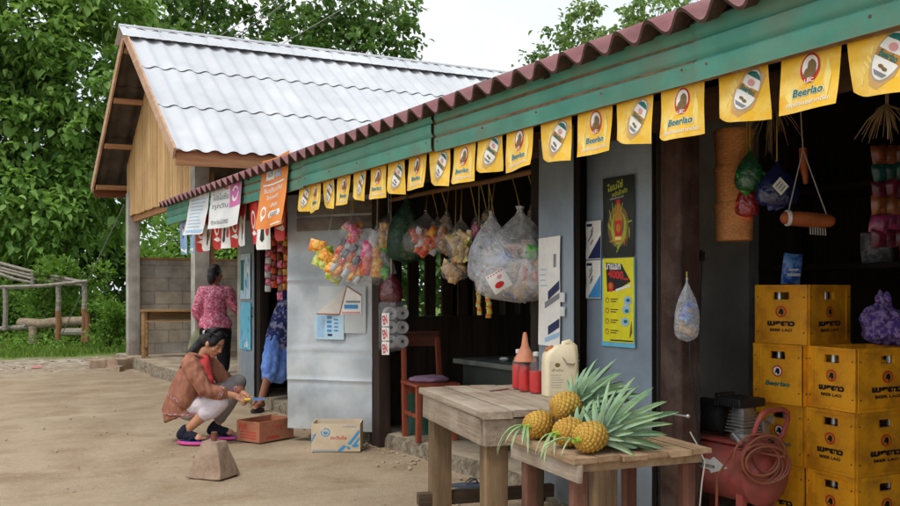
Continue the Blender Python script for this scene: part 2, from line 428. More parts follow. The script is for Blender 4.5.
# ------------------------------------------------------------------ ground
def ground_mat():
    m, nt, out = newmat('trodden_earth')
    v = coords(nt)
    big = noise_tex(nt, v, .35, 5, .6, .5); mid = noise_tex(nt, v, 1.7, 7, .62, .3); fine = noise_tex(nt, v, 22, 6, .7); grit = noise_tex(nt, v, 90, 3, .6)
    c = ramp(nt, big, [(.3, lin((150,131,110))), (.5, lin((174,155,131))), (.72, lin((160,141,118)))])
    c = mixc(nt, ramp(nt, mid, [(.42, (0,0,0)), (.66, (.85,.85,.85))]), c, lin((142,120,95)))
    c = mixc(nt, ramp(nt, fine, [(.5, (0,0,0)), (.75, (.5,.5,.5))]), c, lin((194,176,152)))
    c = mixc(nt, ramp(nt, grit, [(.58, (0,0,0)), (.72, (.55,.55,.55))]), c, lin((112,92,72)))
    # wheel-worn paler lane stretched along x, gravelly strip at the verge, green beyond it
    sx = N(nt, 'ShaderNodeSeparateXYZ'); nt.links.new(v, sx.inputs[0])
    vs = coords(nt, (.25, 1.6, 1)); streak = noise_tex(nt, vs, 1.0, 6, .6, .6)
    c = mixc(nt, ramp(nt, streak, [(.52, (0,0,0)), (.75, (.45,.45,.45))]), c, lin((190,174,150)))
    wob = N(nt, 'ShaderNodeMath', operation='MULTIPLY_ADD'); nt.links.new(mid, wob.inputs[0]); wob.inputs[1].default_value = 2.4; nt.links.new(sx.outputs[1], wob.inputs[2])
    def band(lo, hi):
        mr = N(nt, 'ShaderNodeMapRange'); nt.links.new(wob.outputs[0], mr.inputs[0]); mr.inputs[1].default_value = lo; mr.inputs[2].default_value = hi
        return mr.outputs[0]
    gv = N(nt, 'ShaderNodeTexVoronoi'); nt.links.new(v, gv.inputs['Vector']); gv.inputs['Scale'].default_value = 9
    gravel = ramp(nt, gv.outputs['Color'], [(.2, lin((128,112,94))), (.8, lin((196,186,172)))])
    k = N(nt, 'ShaderNodeMath', operation='MULTIPLY'); nt.links.new(band(15.2, 18.5), k.inputs[0]); k.inputs[1].default_value = .8
    c = mixc(nt, k.outputs[0], c, gravel)
    c = mixc(nt, band(19.2, 20.4), c, mixc(nt, mid, lin((70,92,34)), lin((116,134,56))))
    ad = N(nt, 'ShaderNodeMath', operation='ADD'); nt.links.new(fine, ad.inputs[0]); nt.links.new(grit, ad.inputs[1])
    ad2 = N(nt, 'ShaderNodeMath', operation='MULTIPLY_ADD'); nt.links.new(mid, ad2.inputs[0]); ad2.inputs[1].default_value = 1.6; nt.links.new(ad.outputs[0], ad2.inputs[2])
    bsdf(nt, out, c, .95, bump_node(nt, ad2.outputs[0], .42, .028), 0, .15)
    return m
mb = MB(ground_mat())
def axis_pts(lo, hi, step, far):
    p = [lo+step*i for i in range(int((hi-lo)/step)+1)]
    d = step; a = [lo]; b = [p[-1]]
    while a[-1] > -far: d *= 1.5; a.append(a[-1]-d); b.append(b[-1]+d)
    return a[:0:-1]+p+b[1:]
gx = axis_pts(-6, 8, .2, 700); gy = axis_pts(-2, 22, .2, 700)
vs = []
for x in gx:
    for y in gy:
        near = max(0, 1-max(0, abs(x-1)-8)/6)*max(0, 1-max(0, abs(y-10)-13)/6)
        h = near*(.014*noise.noise((x*.9, y*.9, 0))+.006*noise.noise((x*2.6, y*2.6, 3)))-.012
        if x > 3.0 and -1 < y < 17: h = min(h, -.01)
        vs.append((x, y, h))
w = len(gy)
mb.add(vs, [[i*w+j, (i+1)*w+j, (i+1)*w+j+1, i*w+j+1] for i in range(len(gx)-1) for j in range(w-1)], 0, True)
tag(mb.build('ground'), kind='structure')

# floor slabs
def slab_edge(name, x0, x1, y0, y1, z, jag=.035, label=None):
    mb = MB(M_slab, M_stepface)
    n = int((y1-y0)/.07); P = []
    for i in range(n+1):
        y = y0+(y1-y0)*i/n
        P.append((x0+jag*noise.noise((y*3.1, z*7, 1))+.4*jag*noise.noise((y*13, 0, 2)), y))
    top = [(x+.015, y, z+.004*noise.noise((y*9, 1, 1))) for x, y in P]; bot = [(x-.02+.03*noise.noise((y*8, 3, 5)), y, -.06) for x, y in P]; mid = [(x-.012+.02*noise.noise((y*17, 5, 5)), y, z*.55) for x, y in P]
    back = [(x1, y, z) for x, y in P]
    for i in range(n):
        mb.add([top[i], top[i+1], back[i+1], back[i]], [[0,3,2,1]], 0)
    k = mb.add(top+mid+bot, [[i, i+1, n+2+i, n+1+i] for i in range(n)]+[[n+1+i, n+2+i, 2*n+3+i, 2*n+2+i] for i in range(n)], 1, True)
    mb.add([top[0], mid[0], bot[0], (x1, y0, -.06), back[0]], [[0,1,2,3,4]], 1); mb.add([top[-1], mid[-1], bot[-1], (x1, y1, -.06), back[-1]], [[4,3,2,1,0]], 1)
    return tag(mb.build(name), kind='structure')
slab_edge('shop_floor', 3.33, 6.9, -.4, 10.45, .1)
slab_edge('house_floor', 3.1, 8.6, 10.95, 16.9, .16, .05)

# ------------------------------------------------------------------ corrugated sheets
def corr(mb, p0, along, up, ncols, pitch, amp, L, th, m, rim=None, phase=0, nl=1, pk=1.0):
    """waves run ACROSS 'along' (unit), sheet runs up vector 'up' (unit) for length L"""
    along, up = Vector(along), Vector(up); nrm = along.cross(up)
    if nrm.z < 0: nrm = -nrm
    per = 10; n = int(ncols*per); p0 = Vector(p0)
    def wave(t):
        c = math.cos(2*math.pi*(t+phase)); return amp*(c if pk == 1 else (math.copysign(abs(c)**pk, c)))
    rows = []
    for j in range(nl+1):
        rows.append([p0+along*(pitch*i/per)+up*(L*j/nl)+nrm*wave(i/per) for i in range(n+1)])
    top = [q for r_ in rows for q in r_]; bot = [q-nrm*th for q in top]; w = n+1; T = len(top)
    fs = [[j*w+i, j*w+i+1, (j+1)*w+i+1, (j+1)*w+i] for j in range(nl) for i in range(n)]
    mb.add(top, fs, m, True); mb.add(bot, [f[::-1] for f in fs], rim if rim is not None else m, True)
    e = [[i, i+T, i+1+T, i+1] for i in range(n)]+[[nl*w+i, nl*w+i+1, nl*w+i+1+T, nl*w+i+T] for i in range(n)]
    e += [[j*w, (j+1)*w, (j+1)*w+T, j*w+T] for j in range(nl)]+[[j*w+n, j*w+n+T, (j+1)*w+n+T, (j+1)*w+n] for j in range(nl)]
    mb.add(top+bot, e, rim if rim is not None else m, False)

# ------------------------------------------------------------------ the shop
SLOPE = .42
shop = thing('shop_building', 'long market shop with maroon corrugated roof, green fascia and open dark fronts', 'shop', (3.3, 5, .1))
mb = MB(M_roofred, M_roofrim)
up = Vector((1, 0, SLOPE)).normalized()
ph = .35
corr(mb, (2.50, -.4, 2.335), (0,1,0), up, int(11.45/.18), .18, .036, 2.6, .016, 0, 1, ph, 2)
corr(mb, Vector((2.50, -.4, 2.347))+up*2.45, (0,1,0), up, int(11.45/.18), .18, .036, 2.4, .016, 0, 1, ph, 2)
mb.build('roof', shop)
# fascia: ribbed green boards, one mesh each, butted with a small lap
joints = [-.4, 2.44, 4.49, 6.55, 8.6, 10.98]
zoff = [0, .004, .012, .004, -.004]
def fascia(y0, y1, dz, k):
    mb = MB(M_green, M_under)
    prof = []          # (x offset outward -, z)
    z0, z1 = 2.108+dz, 2.345+dz
    bands = [(z0, z0+.082), (z0+.092, z0+.163), (z0+.173, z1)]
    prof = [(.012, z0-.004), (-.006, z0-.004)]
    for a, b in bands: prof += [(-.006, a+.002), (-.012, a+.014), (-.012, b-.012), (.004, b)]
    n = 16; X = 2.605
    def pt(i, j):
        y = y0+(y1-y0)*i/n; o, z = prof[j]
        sag = .006*noise.noise((y*.9, k, z*2))
        return (X+o+.01*noise.noise((y*.7, k*3, 1))+(.014 if k % 2 else 0), y, z+sag)
    vs = [pt(i, j) for i in range(n+1) for j in range(len(prof))]; w = len(prof)
    mb.add(vs, [[i*w+j, i*w+j+1, (i+1)*w+j+1, (i+1)*w+j] for i in range(n) for j in range(1, w-1)], 0, False)
    mb.add(vs, [[i*w, i*w+1, (i+1)*w+1, (i+1)*w] for i in range(n)], 1, False)
    mb.box2((X+.013, y0, z0-.004), (X+.03, y1, z1), 1)
    for q in range(5):   # rivets
        y = y0+.06+(y1-y0-.12)*q/4
        mb.ell((X-.014, y, z0+.05), .006, 1, None, 6, 4)
    return mb.build('fascia_board', shop)
for k in range(5): fascia(joints[k]+.006, joints[k+1]-.004, zoff[k], k)
mb = MB(M_darkwood); mb.box2((2.672, -.35, 2.15), (2.72, 10.9, 2.33))
mb.build('eave_beam', shop)
for y in [-.2, .7, 1.6, 2.5, 3.4, 4.3, 5.2, 6.1, 7.0, 7.9, 8.8, 9.7, 10.6]:
    mb = MB(M_darkwood); mb.beam((2.62, y, 2.29), (6.8, y, 2.29+4.18*SLOPE), .05, .09, 0); mb.build('rafter', shop)
# rear, end walls, partitions, header
def zr(x): return 2.26+(x-2.5)*SLOPE
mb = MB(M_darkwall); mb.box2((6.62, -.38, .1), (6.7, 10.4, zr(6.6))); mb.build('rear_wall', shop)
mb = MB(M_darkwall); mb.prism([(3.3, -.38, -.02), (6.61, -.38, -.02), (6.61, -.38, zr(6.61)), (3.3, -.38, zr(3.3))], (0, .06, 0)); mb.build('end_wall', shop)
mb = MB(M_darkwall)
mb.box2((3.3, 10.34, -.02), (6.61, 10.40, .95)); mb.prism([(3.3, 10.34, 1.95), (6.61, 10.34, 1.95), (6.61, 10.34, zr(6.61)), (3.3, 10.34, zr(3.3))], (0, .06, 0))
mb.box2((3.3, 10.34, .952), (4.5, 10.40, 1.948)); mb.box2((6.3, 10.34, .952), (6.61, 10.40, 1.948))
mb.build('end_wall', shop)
mb = MB(M_darkwood)
mb.box2((3.27, -.36, 2.24), (3.33, 10.3, zr(3.3)-.02))
mb.build('header', shop)
mb = MB(wood('header_beam_timber', (92,66,46), (66,46,34), 'y')); mb.box2((3.20, -.36, 2.1), (3.262, 10.3, 2.25), 0, .006); mb.build('header_beam', shop)
mb = MB(M_greypanel); mb.box2((3.37, 3.96, .1), (4.72, 4.0, zr(3.37))); mb.build('partition_wall', shop)
mb = MB(pm('pale_grey_frame', (150,152,152), (128,130,130), 5, .7, .1)); mb.box2((4.72, 3.93, .1), (4.78, 4.02, zr(4.72)-.05)); mb.build('partition_frame', shop)
mb = MB(M_darkwall); mb.prism([(4.80, 3.97, .1), (6.6, 3.97, .1), (6.6, 3.97, zr(6.6)), (4.80, 3.97, zr(4.8))], (0, .03, 0)); mb.build('partition_wall', shop)
# slatted partition between the table bay and the doorway bay
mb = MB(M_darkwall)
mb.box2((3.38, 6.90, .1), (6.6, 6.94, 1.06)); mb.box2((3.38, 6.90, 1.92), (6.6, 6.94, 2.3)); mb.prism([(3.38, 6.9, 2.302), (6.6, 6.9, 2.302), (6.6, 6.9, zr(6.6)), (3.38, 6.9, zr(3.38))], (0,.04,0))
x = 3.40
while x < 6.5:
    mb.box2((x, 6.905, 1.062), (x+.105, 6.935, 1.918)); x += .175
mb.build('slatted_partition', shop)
mb = MB(M_darkwall); mb.box2((4.25, 8.6, .1), (4.29, 10.3, 2.6)); mb.build('partition_wall', shop)
# posts along the shop front
def post(y0, y1, x0, x1, m, z1=None):
    mb = MB(m); mb.box2((x0, y0, -.02), (x1, y1, z1 or zr(x0)-.02), 0, .012, .004); return mb.build('post', shop)
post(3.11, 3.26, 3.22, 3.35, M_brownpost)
post(3.265, 3.32, 3.26, 3.35, M_darkwood)  # dark strip standing in for the shaded gap beside the brown post
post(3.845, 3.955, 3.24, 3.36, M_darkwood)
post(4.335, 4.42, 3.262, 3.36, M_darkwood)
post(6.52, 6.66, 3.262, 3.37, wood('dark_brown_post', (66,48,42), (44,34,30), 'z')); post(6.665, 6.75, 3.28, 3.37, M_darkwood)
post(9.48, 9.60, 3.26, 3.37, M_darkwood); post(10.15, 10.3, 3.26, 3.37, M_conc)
post(1.0, 1.12, 3.24, 3.36, M_brownpost); post(-.3, -.2, 3.24, 3.36, M_brownpost)

# door leaves: sheet on a frame
def leaf(name, p, q, z0, z1, m, th=.03, creases=(), warp=.004, seed=0, handle=None):
    p, q = Vector((*p, 0)), Vector((*q, 0)); d = (q-p).normalized(); nrm = Vector((d.y, -d.x, 0))
    if nrm.x > 0: nrm = -nrm            # outward, to the street
    wdt = (q-p).length
    mb = MB(m)
    def f(a, b):
        z = z0+(z1-z0)*b; o = warp*noise.noise((a*2.2, z*2.1, seed*5))+.35*warp*noise.noise((a*7, z*7, seed))
        for c in creases:
            o += .010*math.exp(-((z-c-.01*math.sin(a*3))/.012)**2)-.004*math.exp(-((z-c+.02)/.015)**2)
        return p+d*wdt*a+Vector((0,0,z))+nrm*o
    mb.slab(14, 90 if creases else 34, f, nrm*.004, 0)
    o = mb.build('door_leaf', shop)
    fr = MB(M_darkwood)
    off = nrm*-(.020+warp*1.3)
    for a in (.03, wdt-.03): fr.beam(p+d*a+off+Vector((0,0,z0+.01)), p+d*a+off+Vector((0,0,z1-.01)), .03, .05, 0, 0)
    for z in (z0+.06, (z0+z1)/2, z1-.06): fr.beam(p+d*.06+off+Vector((0,0,z)), p+d*(wdt-.06)+off+Vector((0,0,z)), .03, .05, 0)
    fo = fr.build('frame', o)
    if handle is not None:
        h = MB(M_darkwood); c = p+d*(wdt*handle)+nrm*.02+Vector((0,0,1.05)); h.tube([c-Vector((0,0,.05))+nrm*-.015, c-Vector((0,0,.05)), c+Vector((0,0,.05)), c+Vector((0,0,.05))+nrm*-.015], .007, 0, 8); h.build('handle', o)
    return o, (lambda u, z, o_=0: p+d*u+Vector((0,0,z))+nrm*(.010+o_)), wdt
L_metal, F_metal, _ = leaf('door_leaf', (2.74,7.25), (3.285,6.64), .1, 2.12, M_metal, creases=(.52, .78, 1.38, 1.93), warp=.022, seed=3)
L_metal['label'] = 'creased silver metal door leaf swung open towards the street'
L_A, F_A, W_A = leaf('door_leaf', (3.20,4.25), (3.09,3.79), .09, 2.2, M_leaf, seed=5)
L_B, F_B, W_B = leaf('door_leaf', (3.225,3.835), (3.225,3.325), .02, 2.2, M_leaf, seed=8)
L_C, F_C, W_C = leaf('door_leaf', (3.24,10.12), (3.24,9.62), .09, 2.2, M_leaf, seed=9, handle=.93)
# upper boards nailed on the metal leaf
mb = MB(M_greyboard)
for k, z in enumerate((1.86, 1.99)):
    a = F_metal(.10, z, .006); b = F_metal(.80, z+.01, .006); mb.beam(a, b, .012, .11, 0, 0, .003)
o = mb.build('patch_board', L_metal)
# light switch plates on leaf A
mb = MB(flat('white_plastic', (226,228,228), .4))
for z in (1.17, 1.25): mb.box(F_A(.37, z, .006), (.012, .045, .055), 0, (0,0,R(-13)), .004)
mb.build('switch_plate', L_A)

# ------------------------------------------------------------------ the house beyond
house = thing('village_house', 'board-gabled house with tall pale corrugated roof on concrete posts', 'house', (5.5, 14.1, .16))
RID, RZ = 14.1, 5.27      # ridge line and height
EYS = {-1: 3.05, 1: 2.90}; EZS = {-1: 3.05, 1: 3.20}      # half span and eave height of the near and the far slope
def slope(sgn): return Vector((0, -sgn*EYS[sgn], RZ-EZS[sgn])).normalized(), Vector((0, sgn*(RZ-EZS[sgn]), EYS[sgn])).normalized(), math.hypot(EYS[sgn], RZ-EZS[sgn])
def rise(mb):      # the ridge climbs slightly towards the back
    for p in mb.v: p.z += .03*(p.x-2.7)
    return mb
for sgn in (-1, 1):
    mb = MB(M_zinc, M_zincdark); upv, nrm, L = slope(sgn); L /= 3
    for k in range(3):
        st = Vector((2.72, RID+sgn*EYS[sgn], EZS[sgn]))+upv*(L*k-.06)
        tilt = (upv*(L+.12)-nrm*.016).normalized()
        corr(mb, st+nrm*(.022), (1,0,0), tilt, int(9.4/.24), .24, .019, L+.14, .009, 0, 1, .07*k, 1, .8)
    rise(mb).build('roof', house)
mb = MB(M_zinc, M_zincdark)
for sgn in (-1, 1):
    upv, nrm, L = slope(sgn)
    per = 8; n = int(9.5/.24*per)
    top = []; bot = []
    for i in range(n+1):
        x = 2.62+.24*i/per; sc = .05*abs(math.sin(math.pi*(i/per)))
        top.append(Vector((x, RID, RZ+.090))); bot.append(Vector((x, RID, RZ+.050))-upv*(.40-sc)+nrm*(.034+.010*math.cos(2*math.pi*i/per)))
    mb.add(top+bot, [[i, i+1, n+2+i, n+1+i] for i in range(n)], 0, True)
    mb.add([q for q in bot]+[q-nrm*.010 for q in bot], [[i, i+1, n+2+i, n+1+i] for i in range(n)], 1, False)
mb.tube([(2.62, RID, RZ+.086), (12.1, RID, RZ+.086)], .032, 0, 10)
for x in [3.2+.72*k for k in range(12)]: mb.tube([(x, RID-.3, RZ-.14), (x, RID, RZ+.125), (x, RID+.3, RZ-.12)], .005, 0, 5)
rise(mb).build('ridge_cap', house)
for sgn in (-1, 1):
    mb = MB(M_woodbarge)
    a = Vector((2.70, RID+sgn*(EYS[sgn]+.03), EZS[sgn]-.06)); b = Vector((2.70, RID+sgn*.02, RZ-.03))
    mb.beam(a, b, .03, .15, 0, 0); mb.build('bargeboard', house)
for sgn in (-1, 1):
    y = RID+sgn*(EYS[sgn]-.02)
    mb = MB(M_woodred if sgn > 0 else M_woodnew); mb.box2((2.73, y-.016, EZS[sgn]-.2), (12, y+.016, EZS[sgn]-.01)); rise(mb).build('eave_board', house)
for sgn in (-1, 1):
    for k in range(4):
        t = .04+.3*k; y = RID+sgn*EYS[sgn]*(1-t)*.97; z = EZS[sgn]+(RZ-EZS[sgn])*t-.10
        mb = MB(M_woodnew); mb.box2((2.735, y-.035, z-.06), (12, y+.035, z+.02)); rise(mb).build('purlin', house)
for x in (3.35, 5.6, 8.0, 10.5):
    for sgn in (-1, 1):
        mb = MB(M_woodred); mb.beam((x, RID+sgn*(EYS[sgn]-.1), EZS[sgn]-.1), (x, RID+sgn*.03, RZ-.2), .06, .12, 0); rise(mb).build('rafter', house)
# gable wall: individual pale boards, slightly uneven lower ends
mb = MB(M_bamboo); y = 11.86
while y < 16.38:
    wd = U(.075, .10); y2 = min(y+wd, 16.4)
    zt = lambda yy: (lambda q: EZS[q]+(RZ-EZS[q])*(1-abs(yy-RID)/EYS[q])-.10)(-1 if yy < RID else 1)
    z0 = 2.62+U(-.012,.012); o = U(-.005,.005)
    ps = [(3.19+o, y+.003, z0), (3.19+o, y2-.003, z0)]
    tp = [(3.19+o, y2-.003, zt(y2)), (3.19+o, y+.003, zt(y))]
    mb.prism(ps+tp, (.016, 0, 0)); y = y2
mb.build('gable_wall', house)
mb = MB(M_woodnew); mb.box2((3.24, 11.8, 2.52), (3.30, 16.3, 2.64)); mb.build('tie_beam', house)
for y in (11.9, 16.25):
    for x in (3.26, 7.9):
        mb = MB(M_conc); mb.box((x, y, 1.55), (.2, .2, 2.96), 0, None, .012, .004); mb.build('post', house)
mb = MB(M_woodnew); mb.box2((3.37, 11.83, .16), (3.43, 11.9, 2.9)); mb.build('stud', house)
mb = MB(wood('inner_board', (120,88,62), (90,64,46), 'z')); mb.box2((4.0, 11.7, 2.35), (11.5, 11.76, 3.2)); mb.build('inner_wall', house)

wallo = MB(M_blocks, M_woodred)
wallo.box2((3.37, 16.32, .12), (8.4, 16.44, 1.86), 0)
wo_ = wallo.build('block_wall', None, (5.9, 16.38, .12)); tag(wo_, 'bare concrete block wall at the back of the house porch', 'wall')
mb = MB(M_woodnew); mb.box2((3.37, 16.30, 1.864), (8.4, 16.46, 1.90)); mb.build('wall_plate', wo_)
SC.cycles.max_bounces = 5; SC.cycles.diffuse_bounces = 3; SC.cycles.glossy_bounces = 2; SC.cycles.transmission_bounces = 4; SC.cycles.transparent_max_bounces = 10
SC.cycles.use_adaptive_sampling = True; SC.cycles.adaptive_threshold = .03; SC.cycles.caustics_reflective = False; SC.cycles.caustics_refractive = False
# ------------------------------------------------------------------ vegetation
M_teak = leafmat('broad_leaf_foliage', (62,104,42), (112,160,70), (170,204,114), .4)
M_fine = leafmat('fine_dark_foliage', (42,74,38), (76,116,58), (124,160,88), .3)
M_pale = leafmat('pale_foliage', (74,104,56), (112,142,80), (160,182,118), .35)
M_bush = leafmat('bright_bush_foliage', (60,100,36), (100,146,56), (150,186,84), .35)
M_grass = leafmat('grass_blades', (60,90,30), (96,132,48), (142,166,72), .3, .6)
M_bark = wood('bark', (92,84,72), (58,52,44), 'z', .9, .6)

def rnd_dir():
    while True:
        v = Vector((U(-1,1), U(-1,1), U(-1,1)))
        if .05 < v.length < 1: return v.normalized()

def leaf_shape(mb, p, d, up, L, Wd, fold=.25, droop=.25):
    """one leaf: pointed oval of eight verts folded along its midrib"""
    d = d.normalized(); s = d.cross(up)
    if s.length < 1e-3: s = d.cross(Vector((1,0,0)))
    s.normalize(); n = s.cross(d)
    b = len(mb.v); e = mb.v.extend
    a0 = p; a1 = p+d*L*.35-n*0; a2 = p+d*L*.72-Vector((0,0,droop*L*.35)); a3 = p+d*L-Vector((0,0,droop*L))
    h = n*(fold*Wd)
    e([a0, a1, a2, a3, a1+s*Wd*.5+h, a2+s*Wd*.38+h, a1-s*Wd*.5+h, a2-s*Wd*.38+h])
    for f in ([b, b+1, b+4], [b+1, b+2, b+5, b+4], [b+2, b+3, b+5], [b, b+6, b+1], [b+1, b+6, b+7, b+2], [b+2, b+7, b+3]):
        mb.f.append(f); mb.mi.append(0); mb.sm.append(True)

def tree(name, label, cat, base, height, clumps, nleaf, L, mat, trunk_r=.16, group=None, wide=.75, bare=.25, lean=(0,0), shell=.55):
    t = thing(name, label, cat, base, 0, group); base = Vector(base)
    tr = MB(M_bark); top = base+Vector((lean[0], lean[1], height*.8))
    trunkpts = [base+(top-base)*k/6+Vector((U(-.1,.1), U(-.1,.1), 0))*(1 if k else 0) for k in range(7)]
    trunkpts[0].z -= .1
    tr.tube(trunkpts, [trunk_r*(1-.12*k) for k in range(7)], 0, 8)
    for c, r in clumps:
        c = base+Vector(c)
        k = min(6, max(1, int((c.z-base.z)/(height*.8)*6)-1)); s = trunkpts[k]
        m1 = s.lerp(c, .5)+Vector((U(-.2,.2), U(-.2,.2), U(-.1,.3)))
        tr.tube([s, m1, c], [trunk_r*.38, trunk_r*.24, trunk_r*.08], 0, 6)
        for q in range(4):
            e = c+rnd_dir()*Vector(r).length*.42; tr.tube([m1.lerp(c, U(.3,1)), e], [trunk_r*.12, trunk_r*.03], 0, 5)
    tr.build('trunk', t)
    cr = MB(mat); tot = sum(r[0]*r[1]*r[2] for c, r in clumps)
    for c, r in clumps:
        c = base+Vector(c); n = int(nleaf*r[0]*r[1]*r[2]/tot)
        subs = []
        for q in range(max(5, int(n/26))):
            d = rnd_dir(); k = U(shell, 1.0)**.6
            if noise.noise((c+d*2)*.8) < -.28: k *= .55
            subs.append((c+Vector((d.x*r[0], d.y*r[1], d.z*r[2]))*k, d))
        for q in range(n):
            sp, d = random.choice(subs)
            p = sp+Vector((random.gauss(0,.3), random.gauss(0,.3), random.gauss(0,.2)))*L*2.6; L_ = L*random.choice((.55,.8,1,1,1.2))
            dd = (d*.5+rnd_dir()*.9+Vector((0,0,-.25)))
            leaf_shape(cr, p, dd, Vector((U(-.5,.5), U(-.5,.5), 1)), L_*U(.75,1.15), L_*wide*U(.75,1.1), U(.05,.3), U(.05,.5))
    cr.build('crown', t)
    return t

# broad-leaved trees left of the house
tree('teak_tree', 'tall broad-leaved green tree at the far left behind the wooden frame', 'tree', (.4, 28.5, 0), 11,
     [((-.6,-.3,3.2),(2.0,1.8,1.5)), ((.9,.4,4.6),(1.8,1.8,1.5)), ((-.8,0,6.0),(2.1,1.8,1.6)), ((.8,-.2,7.4),(2.0,1.7,1.5)), ((-.4,.2,9.0),(2.0,1.8,1.5)), ((.6,0,10.6),(1.8,1.6,1.4)), ((0,0,12.0),(1.5,1.4,1.2))], 19000, .265, M_teak, .2)
tree('teak_tree', 'tall broad-leaved green tree standing closest to the house gable', 'tree', (3.6, 28.0, 0), 11,
     [((-.8,-.3,3.6),(1.9,1.8,1.4)), ((1.0,.3,4.4),(1.9,1.8,1.6)), ((-.6,.2,5.8),(2.0,1.8,1.5)), ((.9,-.2,7.2),(2.0,1.7,1.5)), ((-.7,.1,8.7),(1.9,1.8,1.4)), ((.8,0,10.2),(2.0,1.6,1.4)), ((-.2,0,11.8),(1.6,1.4,1.2))], 19000, .265, M_teak, .18)
tree('teak_tree', 'broad-leaved green tree cut off by the left edge behind the others', 'tree', (-2.6, 30.0, 0), 10,
     [((0,0,3.0),(2.2,2.0,1.7)), ((.6,.3,5.2),(2.2,2.0,1.7)), ((-.5,0,7.4),(2.2,2.0,1.7)), ((.5,0,9.6),(2.1,1.9,1.7)), ((0,0,11.6),(1.8,1.7,1.4))], 12000, .28, M_teak, .2)
# finer, darker trees behind the house roof
tree('shade_tree', 'fine-leaved tree behind the left half of the house roof', 'tree', (9.5, 36.5, 0), 14,
     [((-1.6,0,8.2),(2.6,2.2,1.8)), ((1.4,.3,9.0),(2.6,2.4,1.9)), ((-.9,-.3,11.2),(2.6,2.2,1.8)), ((1.8,0,11.8),(2.5,2.3,1.8)), ((-2.4,0,13.2),(2.4,2.0,1.7)), ((.6,0,14.2),(2.6,2.3,1.8))], 9000, .30, M_fine, .3)
tree('shade_tree', 'wide dark tree behind the right half of the house roof', 'tree', (16.5, 35.0, 0), 14,
     [((-2.4,0,8.6),(2.8,2.4,2.0)), ((1.0,.2,9.2),(2.4,2.4,1.7)), ((-3.0,0,11.4),(2.6,2.3,1.9)), ((-.2,-.3,11.6),(2.6,2.3,1.8)), ((2.4,0,10.6),(1.7,1.7,1.3)), ((-1.4,0,13.9),(2.7,2.3,1.8)), ((1.2,0,13.2),(2.0,1.9,1.5))], 9500, .30, M_fine, .3)
# light tree over the shop roof
tree('garden_tree', 'pale green tree rising above the maroon shop roof', 'tree', (18.3, 19.0, 0), 9.5,
     [((-1.9,.9,9.0),(.9,.9,.75)), ((-.6,.2,8.3),(1.3,1.2,.9)), ((.3,-.1,9.3),(1.2,1.1,.85)), ((1.6,-.4,8.7),(1.3,1.2,.9)), ((-.5,.4,7.3),(1.4,1.2,.8)), ((2.4,-1.2,9.4),(1.1,1.0,.8)), ((-2.4,1.2,7.7),(1.0,1.0,.8)), ((1.0,-.3,7.6),(1.4,1.2,.8)), ((3.4,-1.8,8.6),(1.2,1.1,.9))], 11000, .17, M_pale, .14)

def bush(name, label, cat, base, r, n, L, mat, group=None, wide=.55):
    t = thing(name, label, cat, base, 0, group); b = Vector(base)
    st = MB(M_bark); lf = MB(mat)
    for q in range(7):
        a = U(0,6.28); e = b+Vector((math.cos(a)*r[0]*.6, math.sin(a)*r[1]*.6, r[2]*U(.8,1.5)))
        st.tube([b+Vector((U(-.05,.05),U(-.05,.05),-.05)), b.lerp(e,.5)+Vector((U(-.1,.1),U(-.1,.1),.1)), e], [.025,.018,.006], 0, 5)
    st.build('stem', t)
    cs = [(b+Vector((U(-1,1)*r[0]*.7, U(-1,1)*r[1]*.7, r[2]*U(.25,1.75))), U(.25,.5)) for q in range(22)]
    for q in range(n):
        c, k = random.choice(cs); d = rnd_dir(); p = c+Vector((d.x*r[0], d.y*r[1], d.z*r[2]))*k*U(.4,1)
        if p.z < b.z+.03: p.z = b.z+U(.03,.3)
        leaf_shape(lf, p, d+Vector((0,0,.35)), Vector((U(-.4,.4),U(-.4,.4),1)), L*U(.6,1.2), L*wide, .2, U(0,.4))
    lf.build('foliage', t)
    return t
bush('bush', 'large bright green bush between the wooden frame and the house post', 'bush', (3.3, 23.6, 0), (1.05,.8,1.05), 4200, .13, M_bush)
bush('bush', 'small low bush at the foot of the house post', 'bush', (3.65, 20.7, 0), (.45,.45,.55), 1700, .10, M_bush)
bush('bush', 'leafy bush rising behind the block wall', 'bush', (4.9, 19.0, 0), (1.2,.9,1.35), 3600, .15, M_bush)
bush('bush', 'green bush behind the wall by the blue pennants', 'bush', (7.3, 20.5, 0), (1.4,.9,1.5), 3200, .16, M_bush)
bush('bush', 'tall leafy thicket behind the block wall filling the gap under the eave', 'bush', (6.9, 22.6, 0), (2.3,1.0,2.1), 7500, .19, M_teak)
bush('bush', 'low dark bush under the trees at the left edge', 'bush', (-.6, 25.0, 0), (1.3,.8,.75), 2600, .15, M_teak)
bush('bush', 'dark bush under the trees behind the log rail', 'bush', (1.7, 26.0, 0), (1.2,.8,.9), 2600, .15, M_teak)
# woodland behind everything: one mass
wd = MB(M_fine)
def mass(path, n, h0, h1, L, dep):
    for q in range(n):
        k = U(0, len(path)-1.001); i = int(k); a, b = Vector(path[i]), Vector(path[i+1]); p = a.lerp(b, k-i)
        top = h1*(.72+.38*noise.noise((p.x*.16, p.y*.16, 2)))
        z = h0+(top-h0)*U(0,1)**.8
        off = dep*(1-.5*(z/max(.1, top)))*noise.noise((p.x*.5, p.y*.5, z*.5))+U(-.8,.8)
        d = (b-a).normalized(); nn = Vector((-d.y, d.x, 0))
        p = p+nn*off; p.z = z
        leaf_shape(wd, p, rnd_dir()+Vector((0,0,-.1))-nn*.3, Vector((U(-.5,.5),U(-.5,.5),1)), L*U(.6,1.2), L*.6, .2, .2)
mass([(-22,26,0), (-10,33,0), (-2,35.5,0), (5,36,0), (13,41,0), (24,40,0), (36,30,0)], 24000, 0, 6.0, .5, 2.2)
